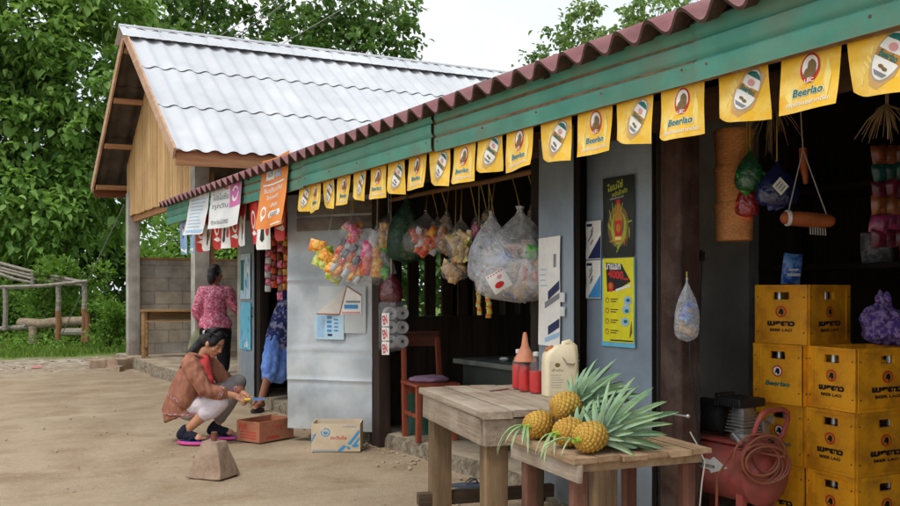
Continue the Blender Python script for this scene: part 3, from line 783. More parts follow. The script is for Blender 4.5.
tag(wd.build('woodland'), 'dark green woodland beyond the verge', 'woodland', kind='stuff')

# grass verge and weeds
gm = MB(M_grass)
for q in range(15000):
    x = U(-9, 9); y = 18.9+abs(random.gauss(0, 2.8))
    if noise.noise((x*.7, y*.7, 4)) < -.25+max(0, (20-y))*.35: continue
    h = U(.05,.16)*(1+.8*max(0, noise.noise((x*.5, y*.5, 9)))); a = U(0,6.28); w_ = U(.006,.014)
    p = Vector((x, y, -.02)); s = Vector((math.cos(a), math.sin(a), 0)); l = Vector((U(-.06,.06), U(-.06,.06), 0))
    gm.add([p-s*w_, p+s*w_, p+l*.5+s*w_*.7+Vector((0,0,h*.6)), p+l*.5-s*w_*.7+Vector((0,0,h*.6)), p+l*1.3+Vector((0,0,h))], [[0,1,2,3],[3,2,4]], 0)
tag(gm.build('grass'), 'short green grass on the verge', 'grass', kind='stuff')
wm = MB(M_bush)
for q in range(150):
    x = U(-4, 3.4); y = U(20.3, 24.5)
    for l in range(14):
        a = U(0,6.28); leaf_shape(wm, Vector((x+U(-.15,.15), y+U(-.15,.15), U(.02,.3))), Vector((math.cos(a), math.sin(a), U(.1,.9))), Vector((0,0,1)), U(.08,.16), .06, .2, .3)
tag(wm.build('weeds'), 'low leafy weeds along the verge', 'weeds', kind='stuff')

# loose stones on the earth
sm = MB(pm('pebble', (188,174,154), (146,130,112), 3, .9, .3, island=.3))
for q in range(900):
    if q < 420: x = U(-3.5, 3.1); y = U(2.5, 11); r = random.choice((.004,.005,.006,.008,.012))
    elif q < 640: x = U(-8, 3.2); y = U(15.2, 18.6); r = U(.012,.035)
    else:
        y = U(1.5, 10); x = 3.27-abs(random.gauss(0,.13)); r = U(.005,.016)
    M = Euler((U(0,6),U(0,6),U(0,6))).to_matrix()
    b = len(sm.v); sm.ell((x, y, r*.2-.006), (r*U(.8,1.5), r, r*.6), 0, Euler((U(-.3,.3),U(-.3,.3),U(0,6))).to_matrix(), 6, 4)
tag(sm.build('gravel'), 'loose stones scattered on the earth', 'gravel', kind='stuff')

# broken concrete by the platform corner
M_rub = pm('broken_concrete', (178,156,134), (150,126,106), 8, .95, .6)
def chunk(name, label, c, size, rz, grp=None):
    mb = MB(M_rub); bm = bmesh.new(); bmesh.ops.create_cube(bm, size=1); bmesh.ops.subdivide_edges(bm, edges=bm.edges[:], cuts=2, use_grid_fill=True)
    for v in bm.verts:
        v.co = Vector((v.co.x*size[0], v.co.y*size[1], v.co.z*size[2]))+.22*min(size)*Vector((noise.noise(v.co*3+Vector(c)), noise.noise(v.co*3.3+Vector((5,1,1))), noise.noise(v.co*2.7+Vector((2,9,c[0])))))
    bm.verts.index_update(); M = Matrix.Rotation(rz, 3, 'Z')
    mb.add([M @ v.co+Vector(c) for v in bm.verts], [[v.index for v in f.verts] for f in bm.faces], 0); bm.free()
    return tag(mb.build(name, None, (c[0], c[1], c[2]-size[2]/2)), label, 'rubble', grp)
chunk('rubble_chunk', 'square brown rubble chunk beside the house platform corner', (2.96, 15.55, .075), (.42,.30,.18), .4)
chunk('rubble_chunk', 'flatter rubble chunk lying left of the platform corner', (2.72, 15.95, .06), (.40,.28,.14), -.3)
chunk('rubble_chunk', 'smallest rubble piece in front of the platform corner', (2.80, 15.1, .03), (.18,.14,.08), .9)
mb = MB(flat('pink_plastic', (226,110,120), .5)); mb.sheet(5, 4, lambda a, b: Vector((1.62+.16*a, 16.2+.12*b, .02+.03*noise.noise((a*3,b*3,1)))), 0)
tag(mb.build('plastic_scrap', None, (1.7,16.26,0)), 'crumpled pink plastic scrap lying on the far gravel', 'litter')
mb = MB(flat('pale_blue_plastic', (180,198,214), .5)); mb.sheet(5, 4, lambda a, b: Vector((-.05+.16*a, 9.6+.14*b, .015+.03*noise.noise((a*3,b*3,7)))), 0)
tag(mb.build('plastic_scrap', None, (.03,9.67,0)), 'pale blue scrap lying alone on the open earth', 'litter')

# weathered timber frame on the verge
M_log = wood('grey_log', (168,150,128), (128,112,94), 'x', .9, .6); M_pole = wood('grey_pole', (164,156,144), (122,114,104), 'x', .9, .4)
M_logred = wood('brown_log', (150,108,72), (110,78,52), 'z', .9, .5)
fr = thing('drying_rack', 'weathered wooden frame of poles with low log rail on the grass', 'frame', (1.0, 22.3, 0))
def q_(px, py, D):
    t = (px-450)/878; return CR*(t*D)+CD*D+Vector((0,0,1.28+(292-py)/878*D))
mb = MB(M_log); mb.tube([q_(22,323,21.2), q_(40,324,21.1), q_(60,322,21.0), q_(84,321,20.8)], [.13,.12,.125,.11], 0, 10, True, True)
mb.build('log_rail', fr)
mb = MB(M_pole); mb.tube([q_(26,327,20.9), q_(-30,331,21.8)], .06, 0, 8); mb.tube([q_(57,332,20.6), q_(88,332,20.4)], .09, 0, 8); mb.build('rail', fr)
for px, y0, y1, D, r, m in ((58,334,311,20.5,.075,M_logred), (84,336,309,20.4,.075,M_logred), (87,336,313,20.3,.06,M_logred), (32,338,326,20.5,.10,M_log)):
    mb = MB(m); mb.tube([q_(px,y0+6,D), q_(px+1,(y0+y1)/2,D), q_(px,y1,D)], [r,r*.9,r*.85], 0, 9); mb.build('stump', fr)
for px, y0, y1, D, r in ((58,315,284,20.8,.06), (84,312,280,20.7,.06), (47,318,285,22.0,.05), (33,284,272,21.5,.06), (-12,330,266,22.5,.07), (5, 330, 285, 21, .06)):
    mb = MB(M_pole); mb.tube([q_(px,y0,D), q_(px+.8,(y0+y1)/2,D), q_(px,y1,D)], r, 0, 7); mb.build('upright', fr)
for a, b, r in (((-30,255,23),(86,283,20.7),.045), ((-30,260,23),(86,286,20.7),.04), ((-30,287,22),(60,285,20.8),.05), ((0,287,21),(88,281,20.6),.045), ((-8,271,22),(34,283,21.5),.04), ((-10,268,22.2),(70,285,20.9),.035)):
    mb = MB(M_pole); p, q = q_(*a), q_(*b); mb.tube([p, p.lerp(q,.5)+Vector((0,0,-.04)), q], r, 0, 6); mb.build('pole', fr)
# guy wire and overhead lines
mb = MB(flat('wire', (120,124,122), .5)); mb.tube([q_(56,347,20.4), q_(90,276,18.2), q_(124,205,15.6)], .011, 0, 5)
tag(mb.build('guy_wire', None, tuple(q_(56,347,20.4))), 'thin guy wire slanting from the grass to the house post', 'wire')
for k, (a, b, lbl) in enumerate((((180,60,24),(330,-36,22),'upper left overhead wire crossing the trees above the house'), ((196,62,24),(350,-43,22),'middle overhead wire of the three above the house'), ((268,52,24),(420,-40,22),'rightmost overhead wire above the house ridge'))):
    mb = MB(flat('cable', (150,152,150), .5)); p, q = q_(*a), q_(*b); mb.tube([p, p.lerp(q,.5)-Vector((0,0,.05)), q], .013, 0, 5)
    tag(mb.build('overhead_wire', None, tuple(p)), lbl, 'wire')
# ------------------------------------------------------------------ prints, pennants, banners, posters
P_yel = pm('pennant_yellow', (250,200,52), (240,182,36), 7, .45, .03, dirt=(255,232,140), dscale=9, damt=.8)
P_white = flat('print_white', (244,243,238), .5); P_red = flat('print_red', (206,40,38), .5); P_teal = flat('print_teal', (0,112,104), .5)
P_brown = flat('print_brown', (128,100,52), .5); P_black = flat('print_black', (26,26,28), .5); P_gold = flat('print_gold', (196,134,40), .5)
P_amber = flat('print_amber', (214,170,104), .4); P_grey = flat('print_grey', (136,138,142), .5); P_ring = flat('print_ring', (176,164,150), .5); P_foam = flat('print_pale_yellow', (255,226,132), .5)
P_blue = flat('print_blue', (70,150,214), .5); P_pale = flat('print_pale_blue', (160,200,232), .5); P_navy = flat('print_navy', (34,48,92), .5)
P_pink = flat('print_pink', (216,108,176), .5); P_orange = pm('banner_orange', (240,146,62), (230,130,50), 4, .45, .03); P_yel2 = flat('poster_yellow', (236,226,30), .45)
P_cyan = flat('poster_cyan', (110,196,226), .45); P_lime = flat('print_lime', (176,186,60), .5); P_sky = pm('pennant_blue', (150,186,224), (130,168,212), 5, .45, .03)
P_rose = flat('print_rose', (226,160,160), .5); P_banner = pm('banner_white', (238,238,238), (222,224,226), 3, .45, .03)
W_, H_ = .238, .224
def pennant_map(seed, amp, w=W_, h=H_, skew=0):
    def fn(u, v, o):      # u -.5..5 to the right as seen from the street, v 0 top .. 1 bottom
        v2 = v
        x = -o - amp*v*(math.sin(u*5+seed)+.6*math.sin(v*4+seed*2+u*3)) - .010*v*v*math.sin(seed*3)
        wd = w*(1-.10*v*(1 if skew == 0 else .4))
        y = -(u*wd + skew*.05*v*w)
        z = -v2*h*(1+.05*skew*u*2)
        return Vector((x, y, z))
    return fn
def base_pennant(mb, fn, m, round_=True):
    def f(a, b):
        u = a-.5; v = b
        if round_:      # rounded lower-left corner
            k = max(0, -u-.28)/.22; v = b*(1-.10*k*k)
        return fn(u, v, 0)
    mb.sheet(14, 14, f, m)
def emblem_print(mb, fn):
    f = lambda u, v, o: fn(u, v, o)
    mb.print_poly([(-.40,.72),(-.30,.5),(-.26,.95)], f, .0012, P_foam); mb.print_poly([(.30,.2),(.38,.5),(.34,.9),(.26,.6)], f, .0012, P_foam)
    mb.print_ell(.02, .34, .17, .235, f, .0018, P_red); mb.print_ell(.02, .32, .135, .185, f, .0026, P_white)
    mb.print_poly([(-.10,.46),(-.06,.36),(-.02,.33),(-.01,.24),(.05,.2),(.10,.24),(.13,.3),(.13,.42),(.10,.49),(-.04,.49)], f, .0034, P_brown)
    mb.print_text('LBC', .02, .535, -.06, f, .0034, P_white, 0, .02, .16)
    mb.print_text('Beerlao', 0, .695, -.145, f, .0018, P_white, 0, .045, .56, .15); mb.print_text('Beerlao', 0, .695, -.125, f, .0026, P_teal, 0, .02, .53, .15)
    mb.print_text('ทุกบ้านอยากดื่ม', .0, .87, -.10, f, .0018, P_white, 0, .02, .74)
def bottle_print(mb, fn):
    a = .62
    def f(u, v, o):      # bottle axis tilted: rotate print space
        ca, sa = math.cos(a), math.sin(a); return fn(.10+u*ca-v*sa*.95, .45+(u*sa+v*ca), o)
    clip = lambda P: [p for p in P]
    mb.print_poly([(-.20,-.36),(.20,-.36),(.22,.25),(.14,.40),(.07,.52),(-.07,.52),(-.14,.40),(-.22,.25)], f, .0012, P_amber)
    mb.print_ell(0, .02, .215, .40, f, .0018, P_ring, 0, 24); mb.print_ell(0, .02, .195, .37, f, .0024, P_white, 0, 24)
    mb.print_poly([(-.15,-.22),(.15,-.22),(.10,-.29),(0,-.325),(-.10,-.29)], f, .003, P_teal)
    mb.print_ell(0, -.12, .07, .06, f, .0034, P_rose)
    mb.print_poly([(-.192,-.05),(.192,-.05),(.192,.075),(-.192,.075)], f, .003, P_gold)
    mb.print_text('Beerlao', 0, .015, -.115, f, .0036, P_teal, 0, .03, .30, .1)
    mb.print_ell(-.03, .19, .045, .03, f, .0034, P_brown); mb.print_ell(.04, .21, .045, .03, f, .0034, P_brown)
    mb.print_poly([(-.12,.27),(.12,.27),(.07,.335),(-.07,.335)], f, .0034, P_grey)
    for q in range(5): mb.print_ell(-.34+.05*q, .72-.1*q+U(-.04,.04), .02, .07, fn, .0014, P_foam, U(-.5,.5))
protos = {}
for kind in ('bottle', 'emblem'):
    for var in range(5):
        fn = pennant_map(var*2.1+(1 if kind == 'bottle' else .4), U(.006,.012), W_*U(.97,1.01), H_*U(.94,1.05), skew=(U(.4,1.3) if kind == 'bottle' else U(-.5,.4)))
        mb = MB(P_yel); base_pennant(mb, fn, 0, kind == 'bottle' or var in (1, 4))
        (bottle_print if kind == 'bottle' else emblem_print)(mb, fn)
        protos[kind, var] = mb
ORD = ['first','second','third','fourth','fifth','sixth','seventh','eighth','ninth','tenth','eleventh','twelfth','thirteenth','fourteenth','fifteenth','sixteenth','seventeenth','eighteenth','nineteenth']
made = {}
for i, y in enumerate([1.696,1.955,2.254,2.553,2.827,3.09,3.379,3.67,3.949,4.205,4.485,4.756,5.037,5.3,5.583,5.856,6.151,6.387,6.617]):
    kind = 'bottle' if i % 2 == 0 else 'emblem'; var = (i//2) % 5; loc = (2.646+U(-.004,.004), y, 2.133+U(-.008,.006))
    if (kind, var) not in made:
        o = protos[kind, var].build('pennant', None, None); o.location = loc; made[kind, var] = o
    else: o = made[kind, var].copy(); COL.objects.link(o); o.location = loc
    o.rotation_euler = (U(-.03,.03), U(-.03,.05), U(-.05,.05))
    what = 'tilted bottle print' if kind == 'bottle' else 'oval red emblem print'
    tag(o, f'yellow plastic pennant with {what}, {ORD[i]} from the right under the eave', 'pennant', 'yellow pennants along the green eave')
mb = MB(flat('string', (170,160,130), .7)); mb.tube([(2.65,y_,2.128+.004*math.sin(y_*9)) for y_ in [1.2+.28*k for k in range(21)]], .0025, 0, 5)
tag(mb.build('pennant_string', None, (2.65,4,2.13)), 'thin string that carries the yellow pennants', 'string')

# far stretch: blue and red-white pennants, larger
def far_pennant(y, kind, w, h, label, k):
    fn = pennant_map(k*1.7, .014, w, h, 0); mb = MB({'blue': P_sky, 'white': P_white, 'red': P_red}[kind])
    base_pennant(mb, fn, 0, True)
    if kind == 'blue':
        mb.print_ell(.02,.34,.17,.2,fn,.002,P_red); mb.print_ell(.02,.36,.13,.12,fn,.003,P_white); mb.print_poly([(-.1,.44),(.12,.40),(.1,.5),(-.06,.52)],fn,.004,P_navy); mb.print_poly([(-.46,.80),(0,.93),(.45,.84),(.45,.97),(-.44,.88)],fn,.002,P_white)
    elif kind == 'white':
        mb.print_poly([(-.48,.02),(.48,.02),(.48,.25),(.1,.4),(-.2,.25),(-.48,.3)],fn,.002,P_red); mb.print_poly([(-.08,.45),(.08,.4),(.12,.8),(.0,.86),(-.12,.8)],fn,.002,P_black); mb.print_ell(.28,.62,.1,.12,fn,.002,P_red)
    else:
        mb.print_ell(.0,.42,.26,.22,fn,.002,P_white); mb.print_ell(.03,.42,.17,.15,fn,.003,P_red); mb.print_poly([(-.4,.72),(.1,.66),(.4,.76),(.1,.8)],fn,.002,P_white)
    o = mb.build('pennant'); o.location = (2.66, y, 2.12); o.rotation_euler = (0, U(-.04,.08), U(-.1,.1))
    tag(o, label, 'pennant', 'soft drink pennants under the far end of the eave')
FP = [(10.45,'blue','leftmost pale blue pennant with red emblem, at the far end of the eave'), (10.08,'blue','pale blue pennant partly behind the white banner'),
      (9.70,'red','red pennant hidden behind the white banner, its tip showing left of the house post'), (9.40,'white','white pennant with a dark bottle just right of the white banner edge below'), (9.08,'red','red pennant between the white and the pink banner'),
      (8.78,'white','white pennant with dark bottle below the left of the pink banner'), (8.50,'red','red pennant below the middle of the pink banner'), (8.22,'white','white pennant with dark bottle below the right of the pink banner'),
      (7.93,'red','red pennant with white ring right of the pink banner'), (7.62,'white','large white pennant with red top left of the orange banner'), (7.20,'red','red pennant whose tip shows under the orange banner')]
for k, (y, kd, lb) in enumerate(FP): far_pennant(y, kd, .30, .40 if k != 9 else .46, lb, k)

def banner(name, label, y0, y1, z0, z1, m, draw, tilt=0, seed=0, cat='banner'):
    w, h = y0-y1, z1-z0
    def fn(u, v, o):   # u 0..1 left to right, v 0..1 up
        yy = y0-w*u; b = (1-v)
        x = 2.588-o-.05*b*b*(1 if seed % 2 else .5)-.012*b*math.sin(u*6+seed)-.006*noise.noise((u*3, v*4, seed))
        return Vector((x, yy+tilt*b, z0+h*v+.01*math.sin(u*4+seed)))
    mb = MB(m); mb.sheet(16, 16, lambda a, b: fn(a, b, 0), 0); draw(mb, fn)
    return tag(mb.build(name, None, (2.588, (y0+y1)/2, (z0+z1)/2)), label, cat)
def d_white(mb, fn):
    for k in range(9):
        v = .86-.085*k; mb.print_rect(.14, v, .14+U(.45,.72), v+.028, fn, .002, P_pale)
    mb.print_rect(.12,.05,.9,.12,fn,.002,P_pale)
banner('banner', 'plain white banner with faint blue lines hung over the green fascia', 9.88, 9.10, 1.90, 2.33, P_banner, d_white, .06, 1)
def d_pink(mb, fn):
    mb.print_rect(.64,.40,.99,.97,fn,.002,P_pink); mb.print_ell(.82,.66,.11,.16,fn,.003,P_white); mb.print_ell(.83,.67,.07,.11,fn,.004,P_pink); mb.print_rect(.66,.86,.9,.95,fn,.003,P_rose)
    mb.print_text('ตู้ เติม', .22,.86,.13,fn,.002,P_grey,0,.02,.32); mb.print_text('4G', .5,.87,.13,fn,.002,P_red,0,.03,.16)
    mb.print_text('โปรโมชั่น', .34,.68,.14,fn,.002,P_grey,0,.02,.5); mb.print_text('ทุกวัน', .34,.47,.14,fn,.002,P_grey,0,.02,.5)
    mb.print_text('ติดต่อได้ที่นี่', .36,.14,.10,fn,.002,P_grey,0,.02,.56)
banner('banner', 'white banner with a pink photo block and grey lettering on the fascia', 9.02, 8.02, 1.92, 2.385, P_banner, d_pink, .03, 2)
def d_orange(mb, fn):
    mb.print_rect(.18,.70,.52,.92,fn,.002,P_white); mb.print_text('โปร',.35,.80,.12,fn,.003,P_grey,0,.02,.24); mb.print_rect(.56,.71,.74,.91,fn,.002,P_pale); mb.print_rect(.62,.76,.68,.89,fn,.003,P_orange)
    mb.print_rect(.1,.615,.9,.64,fn,.002,P_white)
    mb.print_text('ซิมเติมเงิน',.5,.55,.07,fn,.002,P_white,0,.01,.7); mb.print_text('โทรฟรี',.5,.45,.06,fn,.002,P_white,0,.01,.5)
    mb.print_ell(.2,.24,.10,.09,fn,.002,P_white); mb.print_ell(.2,.24,.065,.055,fn,.003,P_orange); mb.print_poly([(.12,.16),(.17,.1),(.24,.17)],fn,.002,P_white)
    mb.print_text('เพียง',.60,.33,.06,fn,.002,P_white,0,.02,.3); mb.print_poly([(.44,.15),(.86,.15),(.9,.195),(.86,.24),(.44,.24),(.4,.195)],fn,.002,P_white); mb.print_text('5000',.64,.195,.06,fn,.003,P_grey,0,.02,.34)
    mb.print_rect(.6,.03,.95,.05,fn,.002,P_white)
banner('banner', 'tall orange banner with white panels beside the first yellow pennant', 7.46, 6.80, 1.83, 2.43, P_orange, d_orange, .05, 3)

def poster(name, label, F, u0, u1, z0, z1, m, draw=None, curl=.003, cat='poster', lift=.004):
    fn = lambda u, v, o: F(u0+(u1-u0)*u, z0+(z1-z0)*v, lift+o+curl*(abs(u-.5)*2)**3*(.5+.5*math.sin(v*9+u0*40)))
    mb = MB(m); mb.sheet(10, 12, lambda a, b: fn(a, b, 0), 0)
    if draw: draw(mb, fn)
    return tag(mb.build(name, None, tuple(fn(.5, .5, 0))), label, cat)
P_dark = pm('poster_black', (22,24,20), (36,40,26), 5, .35, .02)
def d_black(mb, fn):
    for q in range(26):
        a = U(0,6.28); r = U(.18,.42); cx, cy = .5+r*math.cos(a)*.95, .40+r*math.sin(a)*.72
        mb.print_ell(cx, cy, U(.03,.10), U(.006,.016), fn, .0016, random.choice((P_lime, P_lime, P_gold)), a*.8, 8)
    mb.print_ell(.5,.38,.34,.26,fn,.0012,P_brown); mb.print_ell(.52,.36,.25,.21,fn,.0016,P_lime); mb.print_ell(.52,.40,.17,.17,fn,.0019,P_brown)
    mb.print_poly([(.40,.18),(.62,.18),(.63,.5),(.57,.58),(.57,.66),(.45,.66),(.45,.58),(.39,.5)],fn,.0022,P_gold)
    mb.print_rect(.44,.66,.58,.71,fn,.0026,P_red); mb.print_poly([(.40,.26),(.62,.26),(.62,.45),(.40,.45)],fn,.0026,P_red); mb.print_ell(.51,.36,.07,.055,fn,.003,P_gold); mb.print_rect(.41,.21,.61,.25,fn,.003,P_foam)
    mb.print_text('โสมไซ่',.40,.89,.10,fn,.002,P_lime,.09,.03,.5); mb.print_text('พลังคึกคัก',.55,.80,.07,fn,.002,P_lime,.09,.02,.5); mb.print_text('เครื่องดื่มชูกำลัง',.46,.735,.03,fn,.002,P_white,.05,0,.45)
poster('poster', 'black poster with a glowing drink bottle in yellow-green splashes', F_B, .154, .397, 1.468, 1.90, P_dark, d_black)
def d_yel(mb, fn):
    mb.print_poly([(.10,.95),(.60,.93),(.9,.72),(.45,.62),(.14,.60)],fn,.0014,P_black)
    mb.print_text('มาแลก',.33,.90,.07,fn,.002,P_white,-.02,.03,.5); mb.print_text('4000...',.50,.80,.10,fn,.002,P_red,-.06,.05,.66)
    mb.print_ell(.26,.66,.10,.06,fn,.002,P_red); mb.print_ell(.26,.67,.05,.035,fn,.003,P_gold); mb.print_poly([(.42,.60),(.90,.66),(.90,.69),(.42,.63)],fn,.002,P_white)
    for k in range(4):
        v = .50-.125*k; mb.print_ell(.14,v,.06,.035,fn,.002,P_gold); mb.print_ell(.15,v-.004,.035,.02,fn,.003,P_yel2)
        mb.print_rect(.25,v+.008,.50,v+.018,fn,.002,P_black); mb.print_rect(.25,v-.02,.44,v-.010,fn,.002,P_black)
        if k < 3: mb.print_ell(.80-.04*k,v-.005+.02*(k%2),.13,.052,fn,.002,P_pale); mb.print_ell(.82-.04*k,v,.06,.022,fn,.003,P_teal)
    mb.print_poly([(.86,.05),(.95,.12),(.93,.26),(.88,.14)],fn,.002,P_brown); mb.print_rect(.25,.015,.98,.03,fn,.002,P_black)
poster('poster', 'bright yellow promotion poster with cyan edge below the black one', F_B, .154, .397, 1.010, 1.462, P_yel2, d_yel)
fnb = lambda a, b: F_B(.140+.262*a, .985+.475*b, .002)
mb = MB(P_cyan); mb.sheet(2,2,fnb,0); tag(mb.build('poster_backing', None, tuple(fnb(.5,.5))), 'cyan backing sheet showing along the left of the yellow poster', 'poster')
def d_bw(c1):
    def d(mb, fn):
        mb.print_poly([(.12,.02),(.98,.02),(.98,.62)],fn,.0014,c1)
        for k in range(5): mb.print_ell(.2+U(0,.2), .45+.08*k, .12, .03, fn, .0014, P_grey, .6)
        mb.print_rect(.05,.86,.4,.93,fn,.0014,P_navy)
    return d
poster('poster', 'white poster with indigo triangle left of the black poster', F_B, .012, .138, 1.462, 1.675, P_white, d_bw(P_navy))
poster('poster', 'white poster with bright blue triangle left of the yellow poster', F_B, .012, .136, 1.245, 1.456, P_white, d_bw(P_blue))
def d_wA(mb, fn):
    mb.print_poly([(.45,.42),(.97,.52),(.97,.60),(.45,.50)],fn,.0014,P_navy); mb.print_poly([(.30,.34),(.97,.44),(.97,.49),(.30,.40)],fn,.0014,P_grey)
    mb.print_poly([(.45,.10),(.97,.18),(.97,.26),(.45,.18)],fn,.0014,P_navy); mb.print_poly([(.3,.03),(.97,.10),(.97,.14),(.3,.07)],fn,.0014,P_pale); mb.print_rect(.7,.72,.82,.84,fn,.0014,P_grey)
    for k in range(4): mb.print_rect(.10,.70-.05*k,.10+U(.2,.4),.71-.05*k,fn,.0014,P_pale)
poster('poster', 'tall white poster with dark slanted shapes on the angled door leaf', F_A, .03, .335, .965, 1.60, P_white, d_wA)
def d_lb(mb, fn):
    for k in range(4):
        mb.print_rect(.42,.80-.17*k,.58,.90-.17*k,fn,.0014,P_blue,2,2); mb.print_rect(.66,.74-.14*k,.80,.80-.14*k,fn,.0014,P_blue,2,2)
    mb.print_rect(.44,.13,.6,.22,fn,.0014,P_navy,2,2); mb.print_rect(.08,.1,.32,.9,fn,.0014,P_pale,2,2)
P_ltb = pm('pale_blue_paper', (196,222,236), (182,212,230), 6, .6, .03)
poster('notice', 'pale blue notice with small blue marks on the silver door', F_metal, .27, .54, .875, 1.095, P_ltb, d_lb)
P_paper = pm('off_white_sheet', (206,210,212), (192,198,202), 4, .6, .05)
poster('notice', 'large faded white sheet pasted around the leaflet on the silver door', F_metal, .30, .74, .93, 1.33, P_paper, None, .002, 'poster', .001)
# leaflet: a folded card with one flap standing off the door
mb = MB(flat('leaflet_paper', (228,224,216), .6), flat('card_edge', (176,128,110), .6), P_white, P_pale, P_rose)
A_, B_, C_, D_ = F_metal(.50, 1.09, .006), F_metal(.70, 1.09, .006), F_metal(.70, 1.25, .006), F_metal(.565, 1.33, .006)
E_ = F_metal(.31, 1.095, .06); E2 = F_metal(.33, 1.12, .05)
mb.add([A_, B_, C_, D_], [[0,1,2,3]], 2); mb.add([A_+CD*-.002, D_+CD*-.002, E2, E_], [[0,1,2,3]], 0); mb.tube([A_, D_], .006, 1, 5); mb.tube([D_, C_], .006, 1, 5); mb.tube([A_, E_], .007, 1, 5)
fl = lambda u, v, o: F_metal(.50+.20*u, 1.09+.16*v, .007+o)
mb.print_rect(.22,.30,.85,.52,fl,.001,P_blue); mb.print_rect(.3,.62,.95,.72,fl,.001,P_grey); mb.print_rect(.1,.04,.95,.14,fl,.001,P_rose)
tag(mb.build('leaflet', None, tuple(A_)), 'folded leaflet with red-brown edge pinned on the silver door', 'leaflet')
def d_far(mb, fn):
    for k in range(12): mb.print_ell(U(.15,.85),U(.08,.92),U(.05,.16),U(.03,.08),fn,.0014,random.choice((P_blue,P_white,P_pale,P_cyan)),U(0,3),10)
poster('poster', 'white and blue patterned poster, upper one on the far door leaf', F_C, .06, .42, 1.20, 1.72, P_ltb, d_far)
poster('poster', 'bright blue poster, lower one on the far door leaf', F_C, .05, .43, .62, 1.16, P_cyan, d_far)
mb = MB(P_teal); fnc = lambda a, b: F_C(.08+.1*a, 1.3+.35*b, .009); mb.sheet(2,3,fnc,0); tag(mb.build('notice', None, tuple(fnc(.5,.5))), 'narrow green strip over the upper poster on the far door leaf', 'poster')

# ------------------------------------------------------------------ tables
M_tab = wood('weathered_table_board', (172,156,138), (134,116,98), 'y', .85, .5, dirt=(196,184,168), dscale=5, damt=.6)
M_tableg = wood('rough_table_leg', (150,124,94), (112,90,66), 'z', .85, .5, dirt=(94,78,62), dscale=5)
M_tabred = wood('red_brown_table_leg', (122,80,64), (92,58,46), 'z', .8, .4, dirt=(150,120,100), dscale=6, damt=.4)
M_tab2 = wood('pale_pallet_board', (180,152,120), (146,118,90), 'y', .85, .5, dirt=(120,100,80), dscale=6, damt=.5, island=.1)
tb = thing('wooden_table', 'weathered grey plank table with thick square legs before the table bay', 'table', (2.614, 3.669, 0), R(-13.9))
def part(mb, name, par): return mb.build(name, par, None, False)
mb = MB(M_tab); xs = -.37
for wv in (.15, .14, .16, .15, .135):
    mb.box((xs+wv/2, U(-.01,.01), .733+U(-.002,.002)), (wv-.004, 1.06, .034), 0, (0,U(-.004,.004),0), .005, .003); xs += wv
part(mb, 'tabletop', tb)
for nm, c, s in (('apron', (-.345,0,.652), (.03,.96,.12)), ('apron', (.345,0,.652), (.03,.96,.12)), ('apron', (0,-.50,.652), (.70,.03,.12)), ('apron', (0,.50,.652), (.70,.03,.12))):
    mb = MB(M_tab); mb.box(c, s, 0, None, .005, .002); part(mb, nm, tb)
for sx in (-1, 1):
    for sy in (-1, 1):
        mb = MB(M_tableg); mb.box((sx*.275, sy*.43, .342), (.105, .105, .70), 0, (0,0,U(-.04,.04)), .012, .004); part(mb, 'leg', tb)
mb = MB(wood('dark_rail', (96,78,62), (74,60,48), 'x', .85, .5)); mb.box((0, .43, .15), (.80, .05, .07), 0, None, .006, .003); part(mb, 'rail', tb)

st = thing('wooden_table', 'smaller table of pale slats with red-brown legs, pineapples on it', 'table', (2.353, 2.695, 0), R(-9.5))
mb = MB(M_tab2); xs = -.30
for k, wv in enumerate((.105, .10, .11, .10, .105, .095)):
    mb.box((xs+wv/2, (-.006, .0, -.012, .004, -.006, .0)[k], .668+U(-.001,.001)), (wv-.007, .555, .022), 0, (0,U(-.01,.01),U(-.006,.006)), .003, .002); xs += wv
part(mb, 'tabletop', st)
mb = MB(M_tab); mb.box((-.272, -.005, .622), (.022, .56, .066), 0, None, .004, .002); part(mb, 'apron', st)
mb = MB(M_tab2); mb.box((.02, -.235, .638), (.54, .022, .036), 0, None, .004, .002); part(mb, 'apron', st)
mb = MB(M_tab2); mb.box((.0, .235, .632), (.54, .022, .046), 0, None, .004, .002); part(mb, 'apron', st)
for x, y in ((-.232,-.20), (-.232,.20), (.25,-.20), (.25,.20)):
    mb = MB(M_tabred); mb.box((x, y, .32), (.05, .05, .67), 0, None, .006, .003); part(mb, 'leg', st)

# ------------------------------------------------------------------ pineapples
M_pine = vcolmat('pineapple_skin', .7, .6, 110, .25)
M_crown = vcolmat('pineapple_leaves', .5, .1, 40)
def blade(mb, p, d, up, L, wd, bend, c0, c1, nseg=7, trough=.42):
    """sword-shaped leaf as a bent trough, coloured base to tip"""
    d = d.normalized(); s = d.cross(up)
    if s.length < 1e-3: s = d.cross(Vector((1,0,0)))
    s.normalize(); n = s.cross(d).normalized()
    b = len(mb.v)
    pos = p.copy(); dirn = d.copy()
    for k in range(nseg+1):
        t = k/nseg; w = wd*(1-.75*t**1.6)*(1 if t < 1 else .02)*(.85+.6*t*(1-t))
        nn = s.cross(dirn).normalized()
        for q, off in ((-1, trough), (0, 0), (1, trough)):
            mb.v.append(pos+s*(q*w/2)+nn*(off*w)); cc = [c0[j]*(1-t)+c1[j]*t for j in range(3)]
            if q: cc = [min(1, x*1.25+.02) for x in cc]
            mb.col.append(cc)
        pos = pos+dirn*(L/nseg); dirn = (dirn+Vector((0,0,-1))*bend/nseg-n*bend*.4/nseg).normalized()
    for k in range(nseg):
        for q in (0, 1):
            a = b+k*3+q; mb.f.append([a, a+1, a+4, a+3]); mb.mi.append(0); mb.sm.append(True)
